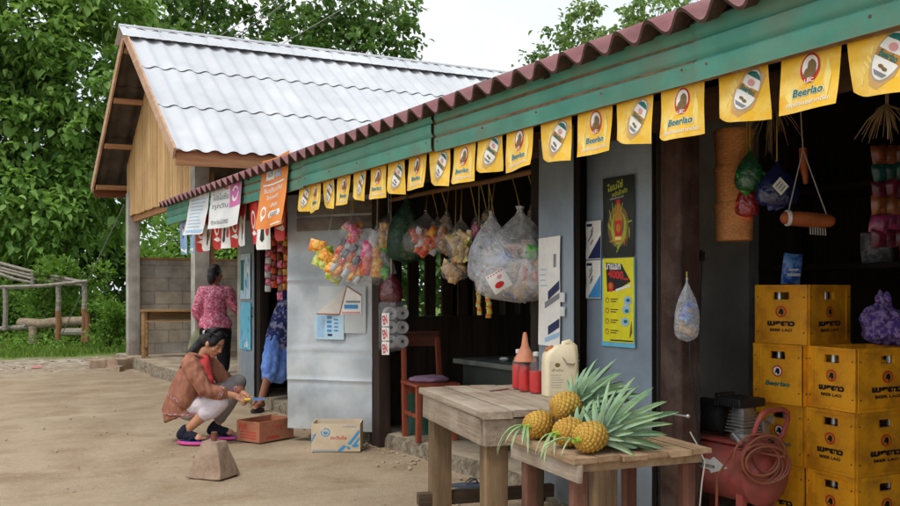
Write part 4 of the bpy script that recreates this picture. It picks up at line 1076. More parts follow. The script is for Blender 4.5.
def pineapple(label, c, axis, rad, ln, crown, slips, seed):
    random.seed(seed)
    c = Vector(c); ax = Vector(axis).normalized(); t = thing('pineapple', label, 'pineapple', tuple(c-Vector((0,0,rad))), 0, 'pineapples on the small table')
    qd = ax.to_track_quat('Z', 'Y').to_matrix()
    mb = MB(M_pine); mb.col = []; nu, nv = 96, 60; vs = []
    na, nb = 11, 8
    for i in range(nv+1):
        s_ = i/nv; th = math.pi*(s_*.94+.03); prof = rad*min(1, (math.sin(th))**.55)
        z = -ln/2*math.cos(th)*1.0
        for k in range(nu):
            a = 2*math.pi*k/nu
            p1 = (a/(2*math.pi)*na+s_*nb*.92); p2 = (a/(2*math.pi)*na-s_*nb*.92)
            f1 = abs((p1 % 1)-.5)*2; f2 = abs((p2 % 1)-.5)*2      # 1 at the grooves
            g = max(f1, f2); h = (1-g**6)*.0042-.001; eye = math.exp(-((1-f1)**2+(1-f2)**2 - 0)*0) if False else 0
            cen = max(0, 1-(f1*f1+f2*f2)*6)
            r_ = prof*(1+.02*noise.noise((a*2, s_*5, seed)))+h+cen*.003
            vs.append(qd @ Vector((r_*math.cos(a), r_*math.sin(a), z))+c)
            base = Vector(lin((222,182,84))).lerp(Vector(lin((200,142,58))), .5+.5*noise.noise((math.cos(a)*1.3, math.sin(a)*1.3+seed, s_*3)))
            base = base.lerp(Vector(lin((126,122,56))), max(0, min(.75, .9*s_-.25+.3*noise.noise((a, s_*4, seed+3)))))
            col = base.lerp(Vector(lin((96,86,36))), max(0, (g-.62)/.38)*.9).lerp(Vector(lin((146,98,52))), cen*.8)
            mb.col.append(tuple(col))
    fs = [[i*nu+k, i*nu+(k+1) % nu, (i+1)*nu+(k+1) % nu, (i+1)*nu+k] for i in range(nv) for k in range(nu)]
    fs += [list(range(nu))[::-1], [nv*nu+k for k in range(nu)]]
    mb.add(vs, fs, 0, True); mb.build('fruit', t)
    up = Vector((0,0,1))
    if crown:
        cm = MB(M_crown); cm.col = []; base = c+ax*ln*.46
        n = int(58*crown); u = ax.orthogonal().normalized(); w = ax.cross(u)
        for k in range(n):
            q = k/n; a = k*2.39996; rd = u*math.cos(a)+w*math.sin(a); spread = R(78)*(1-q)**.8+R(6)
            d = ax*math.cos(spread)+rd*math.sin(spread)
            L = (.08+.17*min(1, q*1.4))*U(.8,1.15)*crown**.5
            if d.z < -.35: d.z *= .3; L *= .8
            g = U(0,1); c0 = lin((126,150,130)); c1 = lin((98+42*g,136+28*g,96+20*g))
            blade(cm, base+ax*(.05*q)+rd*.014*(1-q), d, ax*-1, L, U(.031,.043), U(.1,.6)*(1-q*.6), c0, c1)
        cm.build('crown', t)
    if slips:
        sm_ = MB(M_crown); sm_.col = []; base = c-ax*ln*.46
        sm_.tube([base+ax*.01, base-ax*.035+Vector((0,0,.004))], [.014,.010], 0, 8); sm_.col += [lin((150,176,60))]*16
        for k in range(slips):
            a = U(-1.4,1.4); side = Vector((-ax.y, ax.x, 0)); d = -ax*.8+side*math.sin(a)*.8+up*U(.1,.5)
            blade(sm_, base-ax*.02, d, up, U(.10,.20), U(.009,.014), U(.9,2.4), lin((120,160,80)), lin((170,186,150)), 8)
        sm_.build('stem_leaves', t)
    random.seed(seed+100)
TZ = .681
pineapple('pineapple nearest the front with the largest crown fanning right', (2.137,2.522,TZ+.060), (.96,.12,.10), .055, .124, 1.28, 3, 11)
pineapple('orange pineapple second from the front, half hidden behind the nearest', (2.150,2.662,TZ+.058), (.97,.10,.05), .053, .122, .75, 4, 12)
pineapple('pineapple at the left end of the row with long leaves trailing over the edge', (2.165,2.875,TZ+.058), (.95,.25,.05), .054, .13, 0, 8, 13)
pineapple('pineapple lying on top of the others with its crown rising behind', (2.235,2.79,TZ+.140), (.95,.02,.18), .053, .122, .9, 0, 14)
pineapple('pineapple buried at the back underneath the topmost one', (2.28,2.80,TZ+.057), (.95,.2,.02), .052, .12, 0, 0, 15)
random.seed(21)

# ------------------------------------------------------------------ bottles, funnel, canister on the plank table
M_liquid = pm('red_liquid', (226,24,34), (200,16,26), 3, .12, 0, spec=.6)
M_clear = plastic_film('clear_bottle_plastic', (238,240,242), .03, .07, .25, 12)
M_bag = plastic_film('clear_bag_film', (238,241,243), .035, .09, 1.0, 16)
M_baghazy = plastic_film('milky_bag_film', (228,232,240), .24, .10, .9, 14)
M_capw = flat('pale_cap', (206,206,204), .4)
TT = .751
def pbottle(label, x, y, lv):
    t = thing('fuel_bottle', label, 'bottle', (x, y, TT), U(0,6), 'bottles of red liquid on the plank table')
    mb = MB(M_clear); mb.lathe([(.030,0),(.035,.006),(.035,.135),(.031,.155),(.015,.182),(.0135,.20)], 0, 20); part(mb, 'bottle_body', t)
    mb = MB(M_liquid); mb.lathe([(.028,.004),(.0335,.009),(.0335,lv),(0,lv)], 0, 20); part(mb, 'liquid', t)
    mb = MB(M_capw); mb.lathe([(.0155,.196),(.0155,.214),(.012,.217)], 0, 14); part(mb, 'cap', t)
    return t
def tpos(px, py):   # a point on the plank table seen at this place
    D = 878*(1.28-TT)/(py-292); p = q_(px, py, D); return p.x, p.y
b1_ = tpos(518.5, 389); b2_ = tpos(525, 391.5); b3_ = tpos(536, 393.5)
pbottle('bottle of red liquid at the back left, partly behind the one under the funnel', *b1_, .135)
pbottle('bottle of red liquid standing under the peach funnel', *b2_, .138)
pbottle('bottle of bright red liquid nearest the cream canister', *b3_, .118)
M_fun = pm('peach_plastic', (206,140,108), (180,112,84), 6, .4, .05)
mb = MB(M_fun); mb.lathe([(.058,.158),(.060,.162),(.056,.172),(.020,.243),(.012,.30),(.008,.315),(.006,.314),(.010,.298),(.017,.243),(.053,.172),(.056,.16)], 0, 24, (b2_[0], b2_[1], TT))
tag(mb.build('funnel', None, (b2_[0], b2_[1], TT+.158)), 'peach plastic funnel placed upside down over a bottle of red liquid', 'funnel')
M_cream = pm('cream_plastic', (232,220,190), (220,204,168), 3, .4, .04, dirt=(190,160,120), dscale=4, damt=.5)
jx, jy = tpos(560, 396); jc = thing('canister', 'cream plastic canister with brown cap and printed label', 'canister', (jx, jy, TT), -YAW+R(8))
def rrect(w, d, r, n=6):
    P = []
    for cx, cy, a0 in ((w/2-r, d/2-r, 0), (-w/2+r, d/2-r, 90), (-w/2+r, -d/2+r, 180), (w/2-r, -d/2+r, 270)):
        for k in range(n+1): a = R(a0+90*k/n); P.append((cx+r*math.cos(a), cy+r*math.sin(a)))
    return P
mb = MB(M_cream); rings = []
for z, k, sh in ((0,.94,0),(.006,1,0),(.02,1,0),(.15,1,0),(.19,.985,0),(.215,.93,0),(.235,.80,.008),(.25,.66,.018),(.258,.56,.022),(.262,.40,.022)):
    rings.append([Vector((x*k+sh, y*k, z)) for x, y in rrect(.178, .11, .03)])
nn_ = len(rings[0]); vs = [p for r_ in rings for p in r_]
mb.add(vs, [[i*nn_+k, i*nn_+(k+1) % nn_, (i+1)*nn_+(k+1) % nn_, (i+1)*nn_+k] for i in range(len(rings)-1) for k in range(nn_)]+[list(range(nn_))[::-1], [(len(rings)-1)*nn_+k for k in range(nn_)]], 0, True)
part(mb, 'canister_body', jc)
mb = MB(M_cream); mb.tube([(.02,0,.245),(.022,0,.268),(.045,0,.274),(.075,0,.25),(.083,0,.20),(.080,0,.165)], [.017,.017,.016,.016,.014,.012], 0, 10); part(mb, 'handle', jc)
mb = MB(flat('brown_cap', (176,112,62), .45)); mb.lathe([(.024,0),(.025,.02),(.02,.028)], 0, 16, (-.048,0,.225), Matrix.Rotation(R(-22),3,'Y')); part(mb, 'cap', jc)
mb = MB(P_foam, P_grey); lf_ = lambda u, v, o: Vector((-.07+.085*u, -.0552-o, .025+.155*v))
mb.print_rect(0,0,1,1,lf_,.0006,pm('canister_label',(226,214,184),(214,200,166),6,.5,0))
mb.print_text('น้ำมัน',.5,.72,.09,lf_,.001,P_brown,0,.01,.7)
for k in range(6): mb.print_rect(.12,.55-.08*k,U(.6,.9),.565-.08*k,lf_,.001,P_grey)
mb.print_ell(.5,.88,.16,.07,lf_,.001,P_brown); part(mb, 'label_print', jc)
mb = MB(flat('twine', (150,140,120), .8)); mb.tube([(.0,-.05,.20),(.02,-.06,.17),(.05,-.06,.165),(.09,-.03,.18),(.09,.02,.19)], .004, 0, 6); tag(mb.build('rope', None, None, False), 'loop of twine tied round the canister handle', 'rope'); _o = bpy.data.objects['rope']; _o.location = (jx, jy, TT); _o.rotation_euler = (0,0,-YAW+R(8))
mb = MB(flat('faded_red_cloth', (150,96,90), .8)); mb.sheet(10, 4, lambda a, b: Vector((b1_[0]-.20+.17*a, b1_[1]-.03+.03*b+.05*a, TT+.004+.004*noise.noise((a*6,b*3,2)))), 0)
tag(mb.build('rag', None, (b1_[0]-.15, b1_[1], TT)), 'faded red rag strip lying on the plank table behind the bottles', 'rag')

# ------------------------------------------------------------------ things on the ground
M_card = pm('cardboard', (222,206,180), (208,188,158), 5, .85, .08, dirt=(150,124,96), damt=.4)
M_cardin = pm('cardboard_inside', (176,146,110), (150,122,90), 5, .9, .08)
def open_box(name, label, loc, rz, w, d, h, m, draw, cat='box', th=.006):
    t = thing(name, label, cat, loc, rz)
    mb = MB(m, M_cardin); B = .004
    mb.box((0,0,th/2), (w-.002,d-.002,th), 1)
    for c, s in (((0,-d/2+th/2,h/2),(w,th,h)), ((0,d/2-th/2,h/2),(w,th,h)), ((-w/2+th/2,0,h/2),(th,d-2*th-.001,h-.001)), ((w/2-th/2,0,h/2),(th,d-2*th-.001,h-.001))): mb.box(c, s, 0, None, 0, .0015)
    draw(mb, w, d, h); part(mb, 'box_body', t); return t
C_blue = flat('box_blue', (62,150,206), .7); C_red = flat('box_red', (196,72,58), .7)
def d_card(mb, w, d, h):
    f = lambda u, v, o: Vector((-w/2+w*u, -d/2-o, h*v))
    for x in (0,.10): mb.print_poly([(.0+x*.0,.40+x*2),(.14+x*.9,.985),(.20+x*.9,.985),(.0+x*.0,.30+x*1.6)] if x == 0 else [(.02,.55),(.17,.985),(.145,.985),(.02,.62)],f,.001,C_blue)
    mb.print_ell(.29,.69,.095,.155,f,.001,C_blue); mb.print_ell(.29,.69,.075,.12,f,.0016,M_card); mb.print_ell(.29,.68,.045,.07,f,.0022,C_blue); mb.print_poly([(.25,.72),(.33,.76),(.31,.70)],f,.0026,P_pale)
    mb.print_text('ตะวันใส',.56,.50,.13,f,.001,C_red,0,.03,.34); mb.print_text('ตะวันใส',.78,.90,.06,f,.001,C_blue,0,.01,.26)
    mb.print_poly([(.985,.80),(.985,.66),(.80,.24),(.74,.28)],f,.001,C_blue); mb.print_poly([(.985,.55),(.985,.42),(.90,.22),(.86,.26)],f,.001,C_blue); mb.print_poly([(.52,.02),(.62,.02),(.72,.2),(.66,.24)],f,.001,C_blue); mb.print_ell(.90,.22,.07,.06,f,.0014,C_blue,.3); mb.print_ell(.76,.14,.03,.06,f,.0014,C_blue,.5)
    mb.print_rect(.03,.03,.5,.055,f,.001,C_blue,3,1)
bx = q_(335.5, 452.3, 7.03); open_box('cardboard_box', 'open cardboard box with blue stripes standing under the silver door', (bx.x+CD.x*.14, bx.y+CD.y*.14, .0), -YAW+R(1), .39, .28, .225, M_card, d_card)
M_redcrate = pm('red_brown_carton', (182,118,90), (160,98,74), 5, .85, .1, dirt=(204,160,130), dscale=4, damt=.5)
def d_red(mb, w, d, h):
    f = lambda u, v, o: Vector((-w/2+w*u, -d/2-o, h*v)); g = lambda u, v, o: Vector((-w/2-o, d/2-d*u, h*v))
    mb.print_text('AAA',.5,.56,.40,f,.001,C_red,0,.03,.36); mb.print_rect(.2,.12,.85,.25,f,.001,C_red)
    mb.print_text('RR',.3,.72,.3,g,.001,C_red,0,.03,.4)
    for k in range(3): mb.print_rect(.15,.15+.14*k,.85,.22+.14*k,g,.001,C_red)
open_box('carton', 'open red-brown carton in front of the crouching woman', (2.456+.18-.04, 7.18+.09+.13, 0), R(24), .40, .28, .175, M_redcrate, d_red)
# concrete weight
M_weight = pm('weathered_cement', (166,144,124), (130,104,88), 7, .95, .7, dirt=(186,160,138), dscale=6, damt=.7)
wt = thing('concrete_weight', 'tapered concrete weight block with a stub of pipe on top', 'weight', (1.76, 6.08, 0), -YAW-R(20))
mb = MB(M_weight); bm = bmesh.new(); bmesh.ops.create_cube(bm, size=1); bmesh.ops.bevel(bm, geom=bm.edges[:], offset=.022, segments=1, affect='EDGES'); bmesh.ops.subdivide_edges(bm, edges=bm.edges[:], cuts=3, use_grid_fill=True)
for v in bm.verts:
    z = v.co.z+.5; k = 1-.54*z; v.co = Vector((v.co.x*.285*k, v.co.y*.24*k, z*.245))
    v.co += .013*Vector((noise.noise(v.co*14), noise.noise(v.co*9+Vector((3,3,3))), noise.noise(v.co*8+Vector((7,1,2)))))
bm.verts.index_update(); mb.add([v.co.copy() for v in bm.verts], [[v.index for v in f.verts] for f in bm.faces], 0, True); bm.free(); part(mb, 'block', wt)
mb = MB(pm('rusty_pipe', (150,96,70), (112,70,50), 12, .7, .3)); mb.tube([(0,0,.235),(.004,0,.305)], .021, 0, 12); part(mb, 'pipe_stub', wt)
# flip-flop
M_sole = flat('blue_grey_rubber', (72,80,92), .7); M_soled = flat('dark_rubber', (40,42,48), .7); M_pinkr = flat('pink_rubber', (236,84,160), .6); M_bluer = flat('blue_rubber', (40,110,200), .6)
def sole_pts(L, W):
    P = []
    for k in range(28):
        a = 2*math.pi*k/28; x = math.cos(a); wv = W*(.5+.10*x-.10*math.cos(2*a+.5)); P.append((L/2*x, wv*math.sin(a)))
    return P
def flipflop(name, label, loc, rz, L=.25, W=.095, ms=M_sole, mst=M_soled, mtop=None, group=None):
    t = thing(name, label, 'sandal', loc, rz, group)
    mb = MB(ms, mtop or ms); P = sole_pts(L, W); n = len(P)
    mb.add([Vector((x,y,0)) for x,y in P]+[Vector((x,y,.020)) for x,y in P]+[Vector((x*.93,y*.88,.0215)) for x,y in P], [[k,(k+1)%n,n+(k+1)%n,n+k] for k in range(n)]+[[n+k,n+(k+1)%n,2*n+(k+1)%n,2*n+k] for k in range(n)]+[list(range(n))[::-1]], 0)
    mb.add([Vector((x*.93,y*.88,.0215)) for x,y in P], [list(range(n))], 1); part(mb, 'sole', t)
    mb = MB(mst)
    for s in (-1, 1): mb.tube([(L*.24,0,.022),(L*.18,s*W*.12,.05),(L*.05,s*W*.36,.05),(-L*.08,s*W*.43,.024)], [.005,.009,.011,.006], 0, 8, True, False, .5)
    part(mb, 'strap', t); return t
fp = q_(473, 486.5, 5.78); flipflop('sandal', 'lone dark blue flip-flop lying below the shop step', (fp.x-.03, fp.y, .0), -YAW+R(3))

# chair in the table bay
M_chair = wood('red_brown_chair_wood', (164,84,58), (128,62,44), 'z', .5, .2)
ch = thing('wooden_chair', 'red-brown wooden chair with a lilac cloth on its seat', 'chair', (3.53, 6.14, .1), math.atan2(-.987, -.166)+R(90))
for sx in (-1, 1):
    mb = MB(M_chair); mb.box((sx*.155, -.16, .215), (.042,.042,.43), 0, None, .005); part(mb, 'leg', ch)
    mb = MB(M_chair); mb.beam((sx*.155,.17,0),(sx*.155,.19,.46),.042,.042,0,0,.005); mb.beam((sx*.155,.19,.44),(sx*.15,.225,.80),.04,.032,0,0,.005); part(mb, 'back_post', ch)
    mb = MB(M_chair); mb.box((sx*.155, .0, .2), (.025,.31,.03), 0, None, .003); part(mb, 'stretcher', ch)
mb = MB(M_chair); mb.box((0,-.16,.38),(.27,.028,.06),0,None,.003); mb.box((0,.18,.38),(.27,.028,.06),0,None,.003); part(mb, 'seat_frame', ch)
mb = MB(M_chair); mb.box((0,0,.445),(.37,.40,.026),0,None,.006); part(mb, 'seat', ch)
mb = MB(wood('dark_chair_back', (104,58,44), (80,44,34), 'x', .5, .2)); mb.sheet(8,2,lambda a,b: Vector((-.17+.34*a,.226+.012*math.sin(math.pi*a),.73+.11*b)),0); mb.sheet(8,2,lambda a,b: Vector((-.17+.34*a,.244+.012*math.sin(math.pi*a),.73+.11*b)),0); mb.box((0,.235,.845),(.345,.03,.02),0,None,.006); part(mb, 'backrest', ch)
mb = MB(pm('lilac_cloth', (190,160,178), (150,110,140), 14, .9, .4)); mb.ell((0,.02,.475),(.17,.15,.03),0,None,20,8)
for i in range(len(mb.v)): mb.v[i] = mb.v[i]+Vector((0,0,.012*noise.noise(mb.v[i]*22)))
tag(mb.build('folded_cloth', None, None, False), 'lilac patterned cloth folded on the red-brown chair', 'cloth'); _o = bpy.data.objects['folded_cloth']; _o.location = (3.53,6.14,.1); _o.rotation_euler = ch.rotation_euler
# ------------------------------------------------------------------ beer crates
M_crate = pm('yellow_crate_plastic', (238,168,34), (228,150,24), 4, .5, .05, dirt=(140,92,34), dscale=7, damt=.75, objrand=.14)
M_hole = flat('crate_hole', (20,16,12), .9)
LX, LY, CH = .40, .30, .303
def crate_mesh(mb, front):
    th = .014
    def wall(o, d, n, w):      # o: corner at the base, d along, n outward normal
        o, d, n = Vector(o), Vector(d), Vector(n); hw = .090; hc = w/2; h0, h1 = .228, .266
        def b(u0, u1, z0, z1, t0, t1):
            c = o+d*(u0+u1)/2+n*(t0+t1)/2+Vector((0,0,(z0+z1)/2)); s = d*(u1-u0)+n*(t1-t0)
            mb.box(c, (abs(s.x), abs(s.y), z1-z0), 0)
        b(0, w, .004, h0, -th, 0); b(0, hc-hw/2, h0, h1, -th, 0); b(hc+hw/2, w, h0, h1, -th, 0); b(0, w, h1, CH-.004, -th, 0)
        # raised rim and corner bands
        b(.004, w-.004, .0, .016, -.004, .006); b(.004, w-.004, CH-.016, CH, -.004, .006)
        for u in (.004, w-.044): b(u, u+.040, .0165, CH-.0165, -.004, .005)
        b(.05, w-.05, CH-.030, CH-.026, -.002, .003)
        for u in (.020, w-.020):
            for z in (.06, .24): mb.ell(o+d*u+n*.005+Vector((0,0,z)), .004, 1, None, 6, 4)
        k = w/.30
        f = lambda u, v, q: o+d*(u*w)+Vector((0,0,v*CH))+n*(.001+q)
        rx = .105 if w < .35 else .09; 
        mb.print_ell(.5,.545,rx,.098,f,.0004,P_red); mb.print_ell(.5,.545,rx*.76,.074,f,.0008,P_white if front else P_gold)
        mb.print_poly([(.5-rx*.55,.50),(.5-rx*.3,.56),(.5-rx*.1,.60),(.5+rx*.4,.585),(.5+rx*.5,.52),(.5+rx*.1,.475),(.5-.1*rx,.52)],f,.0012,P_black)
        if front: mb.print_text('Beerlao',.5,.335,.085,f,.0008,P_teal,0,.03,.5,.25)
        else: mb.print_text('เบยลาว',.5,.345,.085,f,.0008,P_black,0,.07,.52); mb.print_text('BEER LAO',.5,.235,.05,f,.0008,P_black,0,.04,.42)
    wall((-LX/2,LY/2,0),(0,-1,0),(-1,0,0),LY); wall((LX/2,-LY/2,0),(0,1,0),(1,0,0),LY)
    fr_ = front; front = False
    wall((-LX/2,-LY/2,0),(1,0,0),(0,-1,0),LX); wall((LX/2,LY/2,0),(-1,0,0),(0,1,0),LX)
    mb.box((0,0,.008),(LX-.03,LY-.03,.012),0); mb.box((0,0,.06),(.01,LY-.03,.1),0); mb.box((0,0,.06),(LX-.03,.01,.1),0)
crm = {}
for fr_k in (False, True):
    mb = MB(M_crate, M_hole); crate_mesh(mb, fr_k); crm[fr_k] = mb
M_brownglass = pm('brown_bottle_glass', (70,40,18), (50,28,12), 4, .1, 0, spec=.6); M_foil = flat('silver_foil', (206,206,200), .3, .5, .7)
first = {}
def crate(x, y, z, rz, fr_k, label):
    if fr_k not in first: o = crm[fr_k].build('beer_crate', None, None); first[fr_k] = o
    else: o = first[fr_k].copy(); COL.objects.link(o)
    o.location = (x, y, z); o.rotation_euler = (0,0,rz)
    tag(o, label, 'crate', 'yellow beer crates stacked in the shop')
bp = []
def beer(x, y, z, label):
    if not bp:
        t = thing('beer_bottle', label, 'bottle', (x, y, z), 0, 'bottles in the yellow crates')
        mb = MB(M_brownglass); mb.lathe([(.034,0),(.036,.01),(.036,.15),(.03,.18),(.016,.215)],0,14); part(mb,'bottle_body',t)
        mb = MB(M_foil); mb.lathe([(.0165,.215),(.015,.25),(.0145,.27),(.0155,.272),(.0155,.285),(.01,.287)],0,12); part(mb,'foil',t); bp.append(t)
    else: dup(bp[0], (x,y,z), 0, label)
P1 = (3.98, 2.985); P2 = (3.985, 2.66)
rows = ['bottom','second','third','top']
for k in range(4):
    dx, dy, a = ((0,0,R(2)),(.006,-.004,R(-1)),(-.006,.004,R(1)),(.006,.010,R(6)))[k]
    crate(P1[0]+dx, P1[1]+dy, .1+.3045*k, a, k in (1, 2), f'yellow beer crate, {rows[k]} one of the taller left stack')
    for s in (.09, -.09) if k > 1 else (.0,):
        beer(P1[0]-.14, P1[1]+s*.45+.0, .1+.3045*k+.012, f'foil-necked bottle, {"far" if s > 0 else "near"} side of street-side slot, {rows[k]} crate of left stack')
    if k == 3:
        beer(P1[0]+.05, P1[1]-.090, .1+.3045*k+.012, 'foil-necked brown bottle behind the right-hand slot of the topmost crate')
for k in range(3):
    dx, dy, a = ((0,0,R(-8)),(-.004,.003,R(-7)),(.004,-.002,R(-8)))[k]
    crate(P2[0]+dx, P2[1]+dy, .1+.3045*k, a, False, f'yellow beer crate, {["bottom","middle","top"][k]} one of the shorter right stack')
    for s in (.05, -.03):
        beer(P2[0]-.14, P2[1]+s, .1+.3045*k+.012, f'foil-necked bottle, {"far" if s > 0 else "near"} side of street-side slot, {["bottom","middle","top"][k]} crate of right stack')
    beer(P2[0]+.06, P2[1]-.112, .1+.3045*k+.012, f'foil-necked bottle behind the wide-side slot, {["bottom","middle","top"][k]} crate of right stack')

# ------------------------------------------------------------------ air compressor
M_tank = pm('faded_red_paint', (180,90,82), (150,66,60), 5, .5, .1, dirt=(120,92,82), dscale=6, damt=.7)
M_motor = pm('motor_grey', (92,92,94), (66,66,70), 6, .5, .1, metal=.4); M_dk = pm('black_plastic', (36,37,40), (26,27,30), 6, .55, .05)
M_alu = pm('cast_aluminium', (190,190,188), (140,140,142), 8, .4, .15, metal=.7)
cx_, cz_, rr = 3.53, .385, .150
cp = thing('air_compressor', 'red tank air compressor with black fan cover and tube handle', 'compressor', (cx_, 3.08, .1))
Mx = Matrix.Rotation(R(-90), 3, 'X')
mb = MB(M_tank)
pr = [(.0,-.315),(.06,-.305),(.11,-.285),(.14,-.26),(.15,-.23),(.1525,-.228),(.1525,-.215),(.15,-.213),(.15,.213),(.14,.26),(.11,.285),(.06,.305),(0,.315)]
mb.lathe(pr, 0, 32, (cx_, 3.10, cz_), Mx); mb.build('tank', cp)
for y in (2.92, 3.28):
    for x in (-.105, .105):
        mb = MB(M_tank); mb.box2((cx_+x-.015, y-.02, .1), (cx_+x+.015, y+.02, .30)); mb.build('foot', cp)
mb = MB(M_tank); mb.box2((cx_-.09, 2.90, cz_+.140), (cx_+.09, 3.30, cz_+.156), 0, .004); mb.build('mount_plate', cp)
mb = MB(M_dk)
my = 3.20
mb.lathe([(.05,-.11),(.085,-.10),(.088,.06),(.08,.09),(.05,.11)], 0, 22, (cx_, my, cz_+.255), Mx); mb.build('motor', cp)
mb = MB(M_alu)
for k in range(7): mb.box((cx_, 3.0, cz_+.20+.016*k), (.13-.006*k, .12-.004*k, .008), 0, None, .002)
mb.box((cx_, 3.0, cz_+.24), (.085, .08, .16), 0, None, .01); mb.tube([(cx_-.05,3.0,cz_+.17),(cx_-.09,2.98,cz_+.19),(cx_-.10,2.92,cz_+.15)],.012,0,8); mb.lathe([(.06,-.05),(.065,.0),(.05,.04)],0,16,(cx_,3.0,cz_+.18)); mb.build('cylinder', cp)
mb = MB(M_dk); mb.box((cx_, 3.02, cz_+.345), (.19, .17, .045), 0, None, .012)
for k in range(9): mb.box((cx_-.098, 2.955+.016*k, cz_+.345), (.006, .008, .034), 0)
mb.box((cx_+.02, 3.13, cz_+.30), (.13, .03, .16), 0, None, .01); mb.build('fan_cover', cp)
mb = MB(M_alu); mb.box((cx_+.10, 2.96, cz_+.215), (.05,.05,.07), 0, None, .006); mb.lathe([(.022,0),(.022,.02)],0,14,(cx_+.1,2.90,cz_+.26),Mx); mb.tube([(cx_+.1,2.96,cz_+.18),(cx_+.1,2.94,cz_+.14)],.012,0,8); mb.build('pressure_switch', cp)
mb = MB(M_tank)
mb.tube([(cx_-.12,2.90,.50),(cx_-.12,2.84,.58),(cx_-.12,2.81,.66),(cx_-.105,2.80,.695),(cx_-.07,2.80,.712),(cx_+.05,2.80,.712),(cx_+.085,2.80,.695),(cx_+.10,2.81,.66),(cx_+.10,2.84,.58),(cx_+.10,2.90,.50)], .012, 0, 10); mb.build('handle', cp)
mb = MB(P_white, P_black)
sf = lambda u, v, o: Vector((cx_-(rr+.002+o)*math.cos(R(0+30*v)), 3.235-.27*u, cz_+(rr+.002+o)*math.sin(R(0+30*v))))
mb.mats[0] = flat('sticker_grey', (188,186,180), .6); mb.print_poly([(0,.15),(.62,.10),(.62,-.1),(1,.42),(.62,.95),(.62,.72),(0,.8)], sf, 0, 0)
mb.print_text('AIR', .3, .62, .22, sf, .0008, P_black, 0, .02, .3); mb.print_text('COMPRESSOR', .40, .32, .2, sf, .0008, P_black, 0, .03, .62); mb.build('sticker', cp)
M_hose = pm('orange_hose', (146,84,62), (118,64,46), 5, .5, .05)
mb = MB(M_hose); hc = Vector((3.42, 2.775, .48))
pts = []
for k in range(8*26):
    a = 2*math.pi*k/26; l = k/26
    r = .092+.018*math.sin(l*2.3)+.010*math.sin(l*5.1)+.006*math.sin(a*2+l); c = hc+CR*(.020*math.sin(l*1.7))+Vector((0,0,.020*math.cos(l*2.9)))
    pts.append(c+CR*(r*math.cos(a))+Vector((0,0,r*math.sin(a)*(.95)))+CD*(.010*math.sin(l*3.1)+.004*l-.03*math.sin(a)*0))
pts = [hc+Vector((-.09,.22,-.40)), hc+Vector((-.10,.2,-.1)), hc+Vector((-.07,.12,.05))]+pts
mb.tube(pts, .0068, 0, 7); tag(mb.build('air_hose', None, tuple(hc-Vector((0,0,.12)))), 'coil of orange rubber hose hung over the compressor handle', 'hose')
mb = MB(flat('white_cord', (200,196,186), .6)); mb.tube([q_(690,432,4.05), q_(698,446,4.05), q_(705,462,4.05), q_(702,482,4.05), q_(699,515,4.05), q_(700,560,4.05)], .0035, 0, 6)
tag(mb.build('white_lead', None, tuple(q_(700,560,4.05))), 'thin white cord hanging in front of the red compressor tank', 'cord')

# ------------------------------------------------------------------ bags and goods
def film(mb, top, w, h, mat, seed, dep=.7, slack=.1, ax=CR, ay=CD, prof=None):
    prof = prof or [(0,.10),(.04,.05),(.09,.10),(.2,.34),(.35,.66),(.55,.92),(.75,1.0),(.9,.9),(.97,.55),(1.0,.02)]
    seg = 30; vs = []; top = Vector(top); n = 22
    for i in range(n+1):
        t = i/n
        for j in range(len(prof)-1):
            if prof[j][0] <= t <= prof[j+1][0]: break
        a0, a1 = prof[j], prof[j+1]; r = a0[1]+(a1[1]-a0[1])*(t-a0[0])/max(1e-6, a1[0]-a0[0])
        for k in range(seg):
            a = 2*math.pi*k/seg; fold = .10*math.cos(a*5+seed)*(1-t)+.05*math.cos(a*9+seed*2)*(1-t)
            nz = 1+fold+slack*noise.noise((math.cos(a)*1.6+seed, math.sin(a)*1.6, t*3.5))+.4*slack*noise.noise((math.cos(a)*5+seed, math.sin(a)*5, t*10))
            vs.append(top+ax*(w/2*r*nz*math.cos(a))+ay*(w/2*dep*r*nz*math.sin(a))-Vector((0,0,t*h)))
    fs = [[i*seg+k, i*seg+(k+1) % seg, (i+1)*seg+(k+1) % seg, (i+1)*seg+k] for i in range(n) for k in range(seg)]
    mb.add(vs, fs, mat, True)
def pillow(mb, c, M, w, h, d, mat):
    vs = []; n = 6
    for sgn in (1, -1):
        for i in range(n+1):
            for j in range(n+1):
                u, v = i/n*2-1, j/n*2-1; k = (1-u**4)*(1-v**4)
                vs.append(M @ Vector((u*w/2*(1-.06*abs(v)), sgn*d/2*k, v*h/2*(1-.05*(1-u*u))))+Vector(c))
    w_ = n+1; fs = []
    for i in range(n):
        for j in range(n):
            f = [i*w_+j, (i+1)*w_+j, (i+1)*w_+j+1, i*w_+j+1]; fs.append(f[::-1]); fs.append([q+w_*w_ for q in f])
    mb.add(vs, fs, mat, True)
def pk(name, c, c2=None): return pm('packet_'+name, c, c2 or tuple(max(0,int(v*.75)) for v in c), 30, .3, .12, lo=.47, hi=.53, spec=.5, detail=2)
K_ = {'dim1': pk('dim_orange',(110,58,30)), 'dim2': pk('dim_green',(22,66,58)), 'dim3': pk('dim_maroon',(84,22,40)), 'dim4': pk('dim_amber',(116,66,28)), 'dim5': pk('dim_pink',(116,40,74))}  # dim set: packet colours darkened to stand in for the bay's shade
